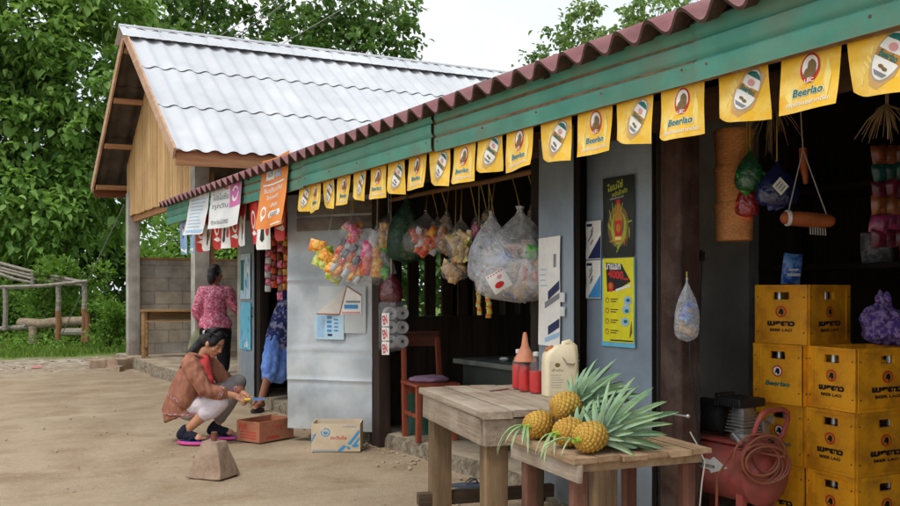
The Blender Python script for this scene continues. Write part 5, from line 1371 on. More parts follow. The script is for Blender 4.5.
K = {**K_, 'red': pk('red',(206,44,40),(230,120,60)), 'orange': pk('orange',(236,130,40),(250,200,90)), 'yellow': pk('yellow',(226,206,60),(240,236,180)), 'lime': pk('lime',(176,196,52),(226,232,150)),
     'green': pk('green',(48,146,62),(120,190,80)), 'pink': pk('pink',(230,80,140),(250,170,190)), 'white': pk('white',(226,224,220),(200,204,212)), 'grey': pk('grey',(150,150,154),(110,110,116)),
     'blue': pk('blue',(50,96,196),(110,160,226)), 'tan': pk('tan',(206,166,112),(176,130,80)), 'maroon': pk('maroon',(110,36,44),(150,60,60)), 'brown': pk('brown',(126,80,46),(160,110,66)), 'cream': pk('cream',(222,196,146),(196,160,104)), 'navy': pk('navy',(36,44,100),(60,70,130)), 'purple': pk('purple',(120,70,140),(170,120,190)), 'teal': pk('teal',(30,120,110),(60,150,140))}
CAMM = Matrix((CR, CD, Vector((0,0,1)))).transposed()     # columns: right, away, up
def bag(name, label, cat, top, w, h, fm, items, seed, hang=None, group=None, dep=.7, isz=(.06,.07,.02), spread=.8, tcol=None):
    """film bag hung by a string, with a heap of packets inside"""
    random.seed(seed)
    top = Vector(top); t = thing(name, label, cat, tuple(top-Vector((0,0,h))), 0, group)
    if items:
        mb = MB(*[K[k] for k in dict.fromkeys(items)])
        for k in items:
            z = U(.42,.93); rad = w/2*spread*math.sin(math.pi*min(.98, .18+z*.75)); a = U(0,6.28); q = U(.15,.95)
            c = top+CR*(rad*q*math.cos(a))+CD*(rad*dep*q*math.sin(a))-Vector((0,0,h*z))
            M = CAMM @ Euler((U(-.5,.5),U(-1.2,1.2),U(-.6,.6))).to_matrix()
            s = U(.8,1.2); pillow(mb, c, M, isz[0]*s, isz[1]*s, isz[2]*s, K[k])
        mb.build('packets', t)
    mb = MB(fm); film(mb, top, w, h, 0, seed, dep); mb.build('film', t)
    if hang is not None:
        mb = MB(tcol or M_string); mb.tube([top-Vector((0,0,.01)), top.lerp(Vector(hang),.5)+Vector((.004,.004,0)), Vector(hang)], .0035, 0, 6); mb.build('string', t)
    return t
M_string = flat('twine_yellow', (190,160,70), .8); M_strw = flat('twine_pale', (170,166,156), .8)
# hanging stick and its strings
PX = 3.36; 
mb = MB(wood('bamboo_stick', (150,112,72), (116,84,54), 'y', .7, .2)); mb.tube([(PX,4.36,2.055),(PX-.01,5.0,2.04),(PX+.01,5.8,2.05),(PX,6.5,2.045)], .018, 0, 8)
tag(mb.build('hanging_pole', None, (PX,5.4,2.05)), 'long bamboo stick across the table bay from which goods hang', 'pole')
def pole_pt(px):
    t = (px-450)/878; y = PX*(.8554-.518*t)/(.518+.8554*t); return Vector((PX, y, 2.047))
D_ = lambda p: p.x*.518+p.y*.8554
B1 = q_(520, 206, 5.42)
big = bag('plastic_bag', 'large clear plastic bag full of colourful packets hanging by a yellow string', 'bag', B1, .57, .60, plastic_film('bright_bag_film', (248,250,252), .26, .17, 1.0, 11), ['white']*30+['cream']*12+['red']*5+['orange']*7+['blue']*4+['grey']*10+['pink']*3+['tan']*8+['green']*2, 31, pole_pt(512)-Vector((0,0,.0)), None, .6, (.07,.085,.03), .9)
mb = MB(P_white, P_red); M_ = CAMM @ Euler((.15,-.55,.1)).to_matrix(); c = q_(499,281,5.20)
pillow(mb, c, M_, .125,.125,.03,P_white); fpk = lambda u, v, o: Vector(c)+M_ @ Vector(((u-.5)*.125, -.0165-o+.02*((u-.5)**2+(v-.5)**2)*1.6, (v-.5)*.125))
mb.print_ell(.42,.36,.24,.15,fpk,.002,P_red); mb.print_ell(.6,.70,.13,.09,fpk,.002,P_rose)
for q in range(6): mb.print_ell(.12+.15*q,.93,.05,.03,fpk,.002,P_red)
mb.build('packet', big)
B2 = q_(491, 211, 5.42)
bag('plastic_bag', 'milky plastic bag with a blue packet at its foot, left of the large clear bag', 'bag', B2, .31, .46, M_baghazy, ['blue']*2+['red']+['white']*5, 32, pole_pt(495), None, .6, (.085,.10,.03), .75)
bag('snack_bag', 'bag of pale yellow snacks hanging left of the milky bag', 'snacks', q_(461,216,5.9), .21, .30, M_bag, ['cream']*36+['yellow']*10+['orange']*3, 33, pole_pt(462), None, .7, (.035,.09,.02))
bag('snack_bag', 'small cluster of tan snack bags below the pale yellow ones', 'snacks', q_(455,248,6.0), .19, .23, M_bag, ['tan']*18+['cream']*10, 34, pole_pt(456), None, .7, (.035,.07,.02))
bag('snack_bag', 'bag of golden cakes between the red sweets and the pale yellow snacks', 'snacks', q_(446,212,6.2), .17, .30, M_bag, ['tan']*12+['brown']*14, 37, pole_pt(449), None, .7, (.05,.05,.03))
bag('snack_bag', 'bag of red wrapped sweets hanging in the middle of the stick', 'snacks', q_(426,210,6.3), .33, .33, M_bag, ['red']*44+['orange']*12+['white']*8, 35, pole_pt(427), None, .7, (.05,.055,.03))
M_net = plastic_film('dark_green_net', (30,70,50), .8, .05, .8, 30)
bag('net_bag', 'dark green net bag hanging behind the red sweets', 'bag', q_(407,194,6.6), .30, .52, M_net, ['green']*10+['lime']*6, 36, pole_pt(409), None, .7)
bag('snack_bag', 'dark maroon bag hanging above the toilet roll pack', 'snacks', q_(391,270,6.75), .18, .26, M_net if False else plastic_film('dark_red_film', (120,40,44), .6, .1, .7, 20), ['maroon']*14, 38, q_(391,262,6.75)+Vector((0,0,.55)), None, .7)
for k, (px, c_) in enumerate(((432,'brown'),(441,'tan'),(470,'pink'),(480,'cream'),(488,'maroon'),(528,'brown'),(533,'grey'))):
    p = pole_pt(px); zz = (.16,.13,.20,.16,.22,.14,.22)[k]
    bag('snack_bag', ['brown small bag third string from the left of the stick','tan small bag beside the brown one on the stick','narrow pink bag high on the stick','cream small bag under the stick near the clear bag','maroon narrow bag just behind the milky bag','brown bag at the right end of the stick','grey bag hard against the angled door leaf'][k], 'snacks', p-Vector((-.05,0,zz)), .09, .18, M_bag, [c_]*8, 40+k, p, 'small bags strung along the stick', .7, (.03,.05,.02))
# goods hung in front of the silver door on a wire under the eave
def eave(px, x=2.9):
    t = (px-450)/878; return Vector((x, x*(.8554-.518*t)/(.518+.8554*t), 2.16))
bag('sweet_bag', 'bunch of pink and orange wrapped sweets above the striped snack bag', 'sweets', q_(353,211,6.85), .22, .25, M_bag, ['pink']*16+['orange']*8+['red']*4+['yellow']*4, 51, eave(353), None, .8, (.045,.045,.035))
t = thing('snack_strip', 'hanging bundle of lime green and orange crisp packets at the left', 'snacks', tuple(q_(326,282,6.95)))
for k in range(9):
    mb = MB(K['lime' if k % 3 else 'orange'], K['white']); c = q_(322+U(-5,12)+k*.6, 246+k*3.8, 6.95+.02*(k % 3)-.02)
    pillow(mb, c, CAMM @ Euler((U(-.2,.2), U(.2,.7), U(-.5,.5))).to_matrix(), .13, .10, .035, 0); mb.build('packet', t)
mb = MB(M_strw); mb.tube([q_(326,248,6.95), q_(332,215,6.95), eave(336)], .003, 0, 5); mb.build('string', t)
t = thing('snack_bag', 'clear bag of red, white and orange packets set in diagonal rows', 'snacks', tuple(q_(350,284,6.88)))
for i in range(5):
    mb = MB(K['red'], K['white'], K['orange'], K['grey'])
    for j in range(4):
        u = (i-2)*.047+(j-1.5)*.022; v = -(i-2)*.026+(j-1.5)*.062
        c = q_(350,261,6.86)+CR*u+Vector((0,0,v))+CD*U(-.015,.015)
        pillow(mb, c, CAMM @ Euler((U(-.15,.15), .6, U(-.3,.3))).to_matrix(), .045, .085, .03, [K['white'],K['orange'],K['red'],K['grey']][(j+(i % 2)) % 4])
    mb.build('packet', t)
mb = MB(M_bag); film(mb, q_(350,228,6.86), .30, .45, 0, 5, .35); mb.build('film', t)
mb = MB(M_strw); mb.tube([q_(350,229,6.86), eave(352)], .003, 0, 5); mb.build('string', t)
t = thing('snack_bag', 'bag of orange, pink and green packets right of the striped bag', 'snacks', tuple(q_(376,284,6.8)))
for k, (px, py, c_, rz) in enumerate(((366,266,'red',.15),(367,250,'pink',.2),(376,252,'orange',-.1),(377,268,'orange',.1),(374,240,'white',.3),(385,258,'grey',-.3),(387,275,'green',-.6),(384,244,'green',-.4),(389,266,'grey',-.3))):
    mb = MB(K[c_]); pillow(mb, q_(px,py,6.8+.015*(k%3)), CAMM @ Euler((0, rz, U(-.3,.3))).to_matrix(), .085, .15, .05, 0); mb.build('packet', t)
mb = MB(M_bag); film(mb, q_(377,226,6.8), .24, .46, 0, 9, .45); mb.build('film', t)
mb = MB(M_strw); mb.tube([q_(377,227,6.8), eave(378)], .003, 0, 5); mb.build('string', t)
bag('snack_bag', 'clear bag of tan crackers hanging from two strings at the door edge', 'snacks', q_(389,211,6.7), .27, .27, M_bag, ['tan']*26+['brown']*6+['cream']*5, 54, eave(387,3.05), None, .75, (.06,.06,.03), .85, M_strw)
# toilet rolls
t = thing('toilet_roll_pack', 'plastic-wrapped pack of grey toilet rolls with red lettering', 'toilet rolls', tuple(q_(391,350,6.75)))
c0 = q_(394, 327, 6.75); M_roll = pm('grey_tissue', (176,174,176), (150,148,150), 14, .9, .2)
for i in range(3):
    for j in range(2):
        mb = MB(M_roll); Mr = CAMM @ Euler((R(90), 0, R(18))).to_matrix()
        mb.lathe([(.014,-.05),(.046,-.052),(.05,-.046),(.05,.046),(.046,.052),(.014,.05),(.014,-.05)], 0, 18, c0+CR*(.012+.05*(j-.5)*1.9)*.9+CD*(.02*j)+Vector((0,0,.105-.108*i)), Mr, 1, 1, False); mb.build('roll', t)
mb = MB(P_white, P_red); o_ = q_(385.5, 331, 6.62)
for i in range(3):
    f = lambda u, v, o: o_+CR*((u-.5)*.055)+CD*(-(u-.5)*.05*0-o)+Vector((0,0,.085-.108*i+(v-.5)*.098))
    mb.print_rect(0,0,1,1,f,0,P_white,2,2); mb.print_text('EN',.42,.5,.7,f,.002,P_red,R(90)*0+.2,.03,.6)
mb.build('label_print', t)
mb = MB(M_bag); film(mb, q_(392,300,6.74), .21, .40, 0, 12, .8, .05, CR, CD, [(0,.5),(.04,.9),(.1,1.0),(.9,1.0),(.97,.9),(1,.05)]); mb.build('film', t)
mb = MB(M_strw); mb.tube([q_(392,302,6.74), q_(391,270,6.75)+Vector((0,0,.55))], .003, 0, 5); mb.build('string', t)
# dark cabinet table inside the bay, with small goods
M_cab = pm('dark_green_paint', (36,48,42), (26,34,30), 4, .35, .05)
ct = thing('display_cabinet', 'low dark green cabinet with a pale worn top inside the table bay', 'cabinet', (4.25, 5.65, .1))
mb = MB(M_cab); mb.box2((3.72, 5.15, .12), (4.75, 5.95, .71), 0, .01); mb.build('carcass', ct)
mb = MB(pm('cabinet_top', (104,112,106), (70,78,74), 7, .3, .05)); mb.box2((3.66, 5.09, .712), (4.8, 6.0, .75), 0, .006); mb.build('top', ct)
for k, (x, y, c_) in enumerate(((3.85,5.55,'white'),(3.95,5.42,'blue'),(4.02,5.6,'orange'),(4.15,5.35,'grey'))):
    mb = MB(K[c_]); pillow(mb, (x,y,.765), Matrix.Rotation(R(90),3,'X') @ Matrix.Rotation(U(0,3),3,'Y'), .08,.06,.03,0)
    tag(mb.build('packet', None, (x,y,.75)), ['small white packet on the dark cabinet top','small blue packet on the dark cabinet top','small orange packet on the dark cabinet top','small grey packet on the dark cabinet top'][k], 'packet')
mb = MB(pm('green_stool_plastic', (52,96,76), (38,76,60), 4, .4, .03)); sc_ = Vector((3.62, 6.45, .1))
mb.lathe([(.17,.0),(.165,.02),(.13,.16),(.145,.28),(.15,.36),(.14,.385),(0,.39)],0,20,sc_); tag(mb.build('plastic_stool', None, tuple(sc_)), 'waisted dark green plastic stool behind the chair', 'stool')
mb = MB(K['yellow'], K['orange'])
for k in range(9): mb.tube([q_(479+U(-1,1),279+4*k,6.6), q_(479+U(-1,1),283+4*k,6.6)], .018, k % 2, 6)
mb.tube([q_(479,280,6.6), q_(479,230,6.6)+Vector((0,0,.35))], .003, 0, 5)
tag(mb.build('sachet_strip', None, tuple(q_(479,316,6.6))), 'narrow yellow and orange sachet strip hanging in the dark table bay', 'sachets')
mb = MB(K['yellow'], K['orange'])
for k in range(6): mb.tube([q_(489+U(-1,1),294+4*k,6.55), q_(489+U(-1,1),298+4*k,6.55)], .022, k % 2, 6)
mb.tube([q_(489,295,6.55), q_(489,230,6.55)+Vector((0,0,.35))], .003, 0, 5)
tag(mb.build('sachet_strip', None, tuple(q_(489,318,6.55))), 'shorter orange sachet strip right of the yellow one', 'sachets')
# sachet strips in the doorway
for k, (px, y0, y1, c1, c2, lb) in enumerate(((268,236,292,'pink','white','pink and white sachet strip, leftmost in the doorway'),(274,232,288,'maroon','red','maroon sachet strip second from the left in the doorway'),(280,236,300,'brown','pink','brown and pink sachet strip, longest in the doorway'),(286,232,290,'red','orange','red and orange sachet strip beside the silver door edge'))):
    mb = MB(K[c1], K[c2]); D = 9.15; n = 8
    for i in range(n):
        pillow(mb, q_(px+U(-.4,.4), y0+(y1-y0)*(i+.5)/n, D), CAMM @ Euler((U(-.2,.2),U(-.1,.1),U(-.4,.4))).to_matrix(), .062, (y1-y0)/n*D/878*.97, .02, i % 2)
    mb.tube([q_(px,y0,D), q_(px,y0-16,D)], .003, 0, 5)
    tag(mb.build('sachet_strip', None, tuple(q_(px,y1,D))), lb, 'sachets')

# ------------------------------------------------------------------ right bay goods
M_cane = pm('woven_cane', (246,176,112), (206,134,78), 60, .7, .5, (1,1,3), dirt=(90,54,34), dscale=4, damt=.4)
bk = q_(734, 191, 4.55)
for k, lb in enumerate(('lowest woven cane basket of the hanging column','middle woven cane basket of the hanging column','topmost woven cane basket of the hanging column')):
    mb = MB(M_cane); z0 = 1.545+.190*k; r = .098
    mb.lathe([(r*.9,0),(r*.94,.004),(r*.96,.02),(r*.94,.03),(r*.97,.10),(r,.165),(r*1.05,.168),(r*1.06,.182),(r*1.02,.192),(r*.6,.194),(0,.190)], 0, 28, (bk.x, bk.y, z0))
    tag(mb.build('cane_basket', None, (bk.x, bk.y, z0)), lb, 'basket', 'cane baskets hanging in the right bay')
mb = MB(M_strw); mb.tube([(bk.x,bk.y,2.12),(bk.x,bk.y,2.5)], .004, 0, 5); tag(mb.build('string', None, (bk.x,bk.y,2.3)), 'string holding up the column of cane baskets', 'string')
M_gb = plastic_film('green_film', (40,120,80), .7, .12, .7, 18); M_rb = plastic_film('red_film', (190,50,60), .6, .12, .7, 18); M_nb = plastic_film('navy_film', (40,50,110), .8, .12, .7, 18)
def hangpt(p, z=2.45): return Vector((p[0], p[1], z))
p = q_(750,148,4.4); bag('plastic_bag', 'green plastic bag hanging beside the cane baskets', 'bag', p, .15, .22, M_gb, ['green']*6, 61, hangpt(p), None, .7)
p = q_(747,180,4.45); bag('plastic_bag', 'small red plastic bag below the green one', 'bag', p, .12, .19, M_rb, ['red']*5, 62, hangpt(p), None, .7)
p = q_(777,160,4.3); nb = bag('plastic_bag', 'navy blue bag with a white diamond label', 'bag', p, .21, .235, M_nb, ['navy']*10, 63, hangpt(p), None, .6)
mb = MB(P_white, P_grey); c = q_(781,186,4.19); f = lambda u, v, o: c+CR*((u-v)*.042)+CD*(-o+.01*u)+Vector((0,0,(u+v-1)*.045))
mb.print_rect(0,0,1,1,f,0,P_white)
for k in range(3): mb.print_rect(.2,.2+.25*k,.8,.3+.25*k,f,.001,P_grey)
mb.build('label_print', nb)
for k, (px, py, y1, lb) in enumerate(((803,148,184,'short orange plastic tube hanging above the orange roll'),)):
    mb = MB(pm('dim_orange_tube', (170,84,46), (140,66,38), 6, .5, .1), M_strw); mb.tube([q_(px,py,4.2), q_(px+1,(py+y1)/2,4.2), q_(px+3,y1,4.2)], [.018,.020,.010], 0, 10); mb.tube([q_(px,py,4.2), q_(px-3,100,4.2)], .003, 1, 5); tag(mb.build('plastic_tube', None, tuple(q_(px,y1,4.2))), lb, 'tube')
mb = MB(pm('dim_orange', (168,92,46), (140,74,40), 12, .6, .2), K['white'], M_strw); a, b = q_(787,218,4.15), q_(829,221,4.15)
mb.tube([a,a.lerp(b,.3),a.lerp(b,.7),b], [.032,.036,.036,.03], 0, 12, True, True)
mb.tube([a-CR*.004, a+CR*.012], .038, 1, 12)
for q in range(7): mb.tube([a.lerp(b,.55+.06*q)-Vector((0,0,.035)), a.lerp(b,.56+.06*q)-Vector((0,0,.07))], .003, 2, 4)
for e in (a, b): mb.tube([e, q_(803,150,4.15), q_(800,95,4.15)], .003, 2, 5)
tag(mb.build('snack_roll', None, tuple(a.lerp(b,.5))), 'fringed orange roll hanging level in the right bay', 'snacks')
t = thing('bag_column', 'column of green, maroon, orange and pink packs hanging at the right edge', 'packs', tuple(q_(888,240,3.7)))
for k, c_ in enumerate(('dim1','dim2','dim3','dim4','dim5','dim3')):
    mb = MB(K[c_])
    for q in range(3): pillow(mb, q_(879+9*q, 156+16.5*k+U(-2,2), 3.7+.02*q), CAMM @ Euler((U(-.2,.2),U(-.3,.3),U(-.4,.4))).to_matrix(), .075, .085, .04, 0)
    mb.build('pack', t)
mb = MB(M_strw); mb.tube([q_(888,139,3.7), q_(888,80,3.7)], .003, 0, 5); mb.build('string', t)
M_fib = flat('dry_fibre', (150,126,90), .8)
mb = MB(M_fib); mb.tube([q_(886,104,3.6), q_(886,104,3.6)+Vector((0,0,.5))], .003, 0, 5)
for q in range(34):
    a = q_(886,104,3.6); d = Vector((U(-.1,.1),U(-.1,.1),U(-.14,-.02))); mb.tube([a, a+d*.6, a+d+Vector((0,0,-.03))], [.003,.002,.001], 0, 4)
tag(mb.build('fibre_bunch', None, tuple(q_(886,104,3.6))), 'bunch of dry fibres hanging above the colourful pack column', 'fibres')
mb = MB(M_fib); mb.tube([q_(772,100,4.3), q_(772,100,4.3)+Vector((0,0,.35))], .003, 0, 5)
for q in range(30):
    a = q_(772,100,4.3); d = Vector((U(-.13,.13),U(-.13,.13),U(-.25,-.05))); mb.tube([a, a+d*.6, a+d+Vector((0,0,-.03))], [.003,.002,.001], 0, 4)
tag(mb.build('fibre_bunch', None, tuple(q_(772,100,4.3))), 'bunch of thin dark fibres hanging above the navy bag', 'fibres')
# dim shelf with grey packs at the back
sh = thing('wall_shelf', 'dark plank shelf with uprights at the back of the right bay', 'shelf', (5.0, 3.0, .1))
mb = MB(M_darkwood); mb.box2((4.75, 2.0, 1.42), (5.25, 3.9, 1.45)); mb.build('board', sh)
mb = MB(M_darkwood); mb.box2((4.75, 2.0, 1.9), (5.25, 3.9, 1.93)); mb.build('board', sh)
for y in (2.02, 3.88):
    mb = MB(M_darkwood); mb.box2((5.21, y-.02, .1), (5.25, y+.02, 2.2)); mb.build('upright', sh)
for k, (y, c_) in enumerate(((3.2,'grey'),(2.95,'maroon'),(2.7,'grey'),(2.45,'white'))):
    mb = MB(K[c_]); pillow(mb, (4.95,y,1.55), CAMM @ Euler((0,U(-.1,.1),U(-.3,.3))).to_matrix(), .19,.19,.08,0)
    tag(mb.build('goods_pack', None, (4.95,y,1.45)), ['dim grey pack, leftmost on the back shelf','narrow maroon pack on the back shelf','dim grey pack right of the maroon one on the back shelf','pale pack at the right end of the back shelf'][k], 'pack')
p = q_(790,283,4.62); mb = MB(K['blue'], K['white']); c = Vector((p.x+.12, p.y+.08, 1.405))
pillow(mb, c, CAMM @ Euler((.1,.05,.2)).to_matrix(), .12,.17,.06,0); fl2 = lambda u, v, o: c+CR*((u-.5)*.08)+CD*(-.034-o)+Vector((0,0,(v-.5)*.1))
mb.print_rect(0,.1,.9,.25,fl2,0,K['white']); mb.print_rect(.1,.4,.8,.5,fl2,0,K['white'])
tag(mb.build('packet', None, (c.x, c.y, 1.32)), 'blue packet standing on the topmost yellow crate', 'packet')
# purple bundle on the right stack
M_purp = pm('purple_patterned_cloth', (78,54,124), (142,120,172), 46, .85, .3, lo=.47, hi=.55)
c = Vector((4.14, 2.60, 1.016))
me = blob([('e', Vector((.02,0,.07)), (.17,.125,.075)), ('e', Vector((-.05,.02,.11)), (.10,.09,.085)), ('e', Vector((.09,-.02,.10)), (.10,.10,.07)), ('c', [Vector((-.04,.02,.16)), Vector((-.035,.02,.215)), Vector((-.06,.0,.235))], [.055,.026,.034]), ('c', [Vector((-.035,.02,.21)), Vector((.02,.05,.225))], [.022,.030])], [M_purp], .008, 3, 'cloth_bundle')
fl_ = []
for p, n_ in [(v.co.copy(), v.normal.copy()) for v in me.vertices]:
    a = math.atan2(p.y-.02, p.x+.04); q = p+n_*(.010*math.sin(a*7+4*noise.noise(p*9))+.012*noise.noise(p*24)); q.z = max(q.z, .001); fl_ += list(q)
me.vertices.foreach_set('co', fl_); me.update()
tag(obj_mesh('cloth_bundle', me, None, tuple(c)), 'purple patterned cloth bundle lying on the right crate stack', 'bundle')
# plastic bag on the brown post, cables, rod
p = q_(687,278,4.12); bag('plastic_bag', 'small clear bag with a tan packet hung on the brown post', 'bag', p, .125, .30, M_baghazy, ['tan','blue','tan'], 71, p+Vector((.02,.02,.03)), None, .45, (.05,.10,.02), .35)
mb = MB(M_dk); mb.tube([q_(700,250,4.45), q_(692,300,4.35), q_(690,350,4.3), q_(694,400,4.25), q_(700,440,4.3)], .006, 0, 6); mb.tube([q_(702,250,4.45), q_(700,320,4.4), q_(697,370,4.3), q_(700,415,4.3)], .004, 0, 6)
mb.box(q_(701,256,4.45), (.03,.03,.05), 0, None, .006); tag(mb.build('power_cable', None, tuple(q_(694,345,4.3))), 'black cables running down beside the brown post', 'cable')
mb = MB(M_alu); a, b = q_(662,412.5,4.0), q_(688,416.5,3.85); mb.tube([a,b], .0045, 0, 7); mb.ell(b, .010, 0, None, 10, 8); tag(mb.build('metal_rod', None, tuple(a)), 'short metal rod with a ball end sticking out of the brown post', 'rod')
# school desk on the house porch
dk = thing('wooden_desk', 'plain wooden desk with a shelf against the block wall', 'desk', (3.9, 15.35, .16), R(-20))
M_desk = wood('desk_timber', (170,134,92), (138,104,68), 'x', .7, .2)
mb = MB(M_desk); mb.box((0,0,.80),(1.35,.45,.035),0,None,.005); part(mb,'top',dk)
mb = MB(M_desk); mb.box((0,0,.62),(1.26,.40,.02),0,None,.003); mb.box((0,.2,.71),(1.26,.02,.14),0); part(mb,'shelf',dk)
for sx in (-1,1):
    for sy in (-1,1):
        mb = MB(M_desk); mb.box((sx*.62,sy*.18,.39),(.055,.055,.78),0,None,.005); part(mb,'leg',dk)
    mb = MB(M_desk); mb.box((sx*.62,0,.15),(.03,.32,.05),0); part(mb,'stretcher',dk)
# ------------------------------------------------------------------ people
random.seed(5)
def skinmat(name, c):
    m, nt, out = newmat(name); v = coords(nt); n = noise_tex(nt, v, 9, 5); n2 = noise_tex(nt, v, 120, 3)
    l = lin(c)
    bsdf(nt, out, ramp(nt, n, [(.3, tuple(x*.82 for x in l)), (.7, tuple(min(1,x*1.1) for x in l))]), .5, bump_node(nt, n2, .08, .003), 0, .4, **{'Subsurface Weight': .08, 'Subsurface Scale': .01})
    return m
M_skin = skinmat('skin', (194,140,110)); M_skin2 = skinmat('skin_darker', (150,98,74))
M_hair = wood('black_hair', (34,30,32), (16,14,16), 'z', .38, .5, 14)
def cloth(name, c1, c2=None, scale=8, lo=.35, hi=.65, bump=.35, **kw): return pm(name, c1, c2, scale, .9, bump, lo=lo, hi=hi, bscale=kw.pop('bscale', 26), bdist=.012, spec=.15, **kw)
M_jacket = pm('terracotta_cloth', (176,122,100), (140,92,74), 9, .9, .6, (1,1,.45), dirt=(120,76,60), dscale=7, damt=.5, bscale=34, bdist=.014, spec=.12)
M_coral = cloth('coral_cloth', (226,92,92), (206,74,78), 5)
M_trim = pm('woven_trim', (196,150,150), (120,70,72), 70, .9, .3, lo=.45, hi=.55)
M_lilac = cloth('pale_lilac_cloth', (222,212,218), (198,188,198), 4)
M_lilac_shaded = cloth('shaded_lilac_cloth', (146,140,140), (120,114,116), 5)
M_blackc = cloth('black_cloth', (34,33,36), (22,22,25), 5)
M_pinkp = cloth('pink_print_cloth', (204,96,130), (232,180,192), 38, .48, .58, .2, dirt=(120,40,70), dscale=26, damt=.8)
M_floral = cloth('dark_floral_cloth', (44,54,104), (150,150,180), 17, .52, .60, .2, dirt=(26,28,50), dscale=20, damt=.8)
M_bluesk = cloth('blue_skirt_cloth', (118,156,226), (92,124,200), 9, .4, .6, .4)
M_navyc = cloth('navy_cloth', (44,46,62), (32,34,46), 6)
M_khaki = cloth('khaki_cloth', (136,138,112), (108,110,88), 6)
V3 = lambda *a: Vector(a)
def head_prims(c, f, u):
    f = f.normalized(); r = f.cross(u).normalized(); u = r.cross(f).normalized()
    M = Matrix((r, f, u)).transposed(); P = lambda a, b, z: c+r*a+f*b+u*z
    pr = [('e', P(0,-.012,.022), (.074,.092,.098), M), ('e', P(0,.026,-.046), (.051,.056,.061), M), ('e', P(0,.05,-.092), (.026,.026,.024), M),
          ('c', [P(0,.074,.012), P(0,.096,-.024)], [.010,.014]), ('e', P(-.012,.086,-.027), (.010,.010,.009), M), ('e', P(.012,.086,-.027), (.010,.010,.009), M),
          ('e', P(-.034,.056,-.026), (.026,.022,.024), M), ('e', P(.034,.056,-.026), (.026,.022,.024), M),
          ('e', P(0,.078,-.054), (.024,.012,.011), M), ('e', P(-.031,.070,.006), (.017,.013,.011), M), ('e', P(.031,.070,.006), (.017,.013,.011), M),
          ('e', P(-.074,-.005,-.012), (.010,.020,.030), M), ('e', P(.074,-.005,-.012), (.010,.020,.030), M), ('c', [P(0,-.02,-.05), P(0,-.035,-.13)], [.05,.05])]
    return pr, P, M
def face_parts(P, M, par, closed=True):
    for s in (-1, 1):
        mb = MB(flat('eye_dark', (24,18,16), .4)); mb.ell(P(s*.031,.081,.003), (.013,.004,.0035), 0, M, 10, 6); mb.build('eye', par, None, False)
        mb = MB(M_hair); mb.tube([P(s*.014,.083,.024), P(s*.031,.083,.030), P(s*.048,.070,.025)], [.003,.0035,.002], 0, 6); mb.build('eyebrow', par, None, False)
    mb = MB(flat('lips', (150,76,72), .5)); mb.ell(P(0,.088,-.051), (.021,.006,.004), 0, M, 10, 6); mb.ell(P(0,.087,-.058), (.017,.006,.005), 0, M, 10, 6); mb.build('lips', par, None, False)
def hand_prims(w, d, n, thumb, curl=.6, sc=1.0):
    """w wrist, d pointing direction, n palm normal (towards what is held), thumb side"""
    d = d.normalized(); n = (n-d*n.dot(d)).normalized(); s = d.cross(n).normalized()
    if s.dot(thumb) < 0: s = -s
    pr = [('c', [w, w+d*.03*sc], [.024*sc,.026*sc])]
    for q in (-.027,-.009,.009,.027): pr.append(('c', [w+d*.02*sc+s*q*.7*sc, w+d*.085*sc+s*q*sc], [.013*sc,.0115*sc]))
    for i, q in enumerate((.027,.009,-.009,-.027)):
        L = (.070,.080,.074,.058)[i]*sc; p = w+d*.085*sc+s*q*sc; a = curl*(1+.1*i)*.55; pts = [p]; ang = 0
        for seg, fr in enumerate((.45,.32,.23)):
            ang += a*(1 if seg else .8); p = p+(d*math.cos(ang)+n*math.sin(ang)+s*q*.8).normalized()*L*fr; pts.append(p)
        pr.append(('c', pts, [.0098*sc,.009*sc,.0082*sc,.007*sc]))
    t0 = w+d*.03*sc+s*.024*sc; t1 = t0+(d*.6+s*.75+n*.35).normalized()*.038*sc; t2 = t1+(d*.85+s*.1+n*.5).normalized()*.03*sc; t3 = t2+(d*.8-s*.1+n*.6).normalized()*.022*sc
    pr.append(('c', [t0,t1,t2,t3], [.014*sc,.0115*sc,.010*sc,.008*sc])); return pr
def foot_prims(a, d):
    d = d.normalized(); s = d.cross(V3(0,0,1)); g = V3(a.x, a.y, 0)
    pr = [('c', [a, g-d*.03+V3(0,0,.055)], [.036,.036]), ('c', [g-d*.045+V3(0,0,.045), g+d*.05+V3(0,0,.05), g+d*.13+V3(0,0,.038)], [.030,.034,.030])]
    for i, q in enumerate((-.030,-.014,.001,.015,.028)): pr.append(('c', [g+d*.12+s*q+V3(0,0,.034), g+d*(.178-.008*abs(i-1)-.004*i)+s*q*1.15+V3(0,0,.028)], [.012,.0095]))
    return pr
def wear(name, prims, mat, par, voxel=.011, smooth=3, wr=.006, st=(9,9,9)):
    me = blob(prims, [mat], voxel, smooth, name)
    co = [v.co.copy() for v in me.vertices]; nm = [v.normal.copy() for v in me.vertices]; fl_ = []
    for c, n in zip(co, nm):   # soft creases in the cloth
        fl_ += list(c+n*wr*(noise.noise((c.x*st[0], c.y*st[1], c.z*st[2]))+.6*noise.noise(c*21+Vector((3,1,7)))))
    me.vertices.foreach_set('co', fl_); me.update()
    return obj_mesh(name, me, par)
def person(prims, mat, label, loc, rz=-YAW, voxel=.0065):
    me = blob(prims, [mat], voxel, 3, 'person'); return tag(obj_mesh('person', me, None, loc, rz), label, 'person')

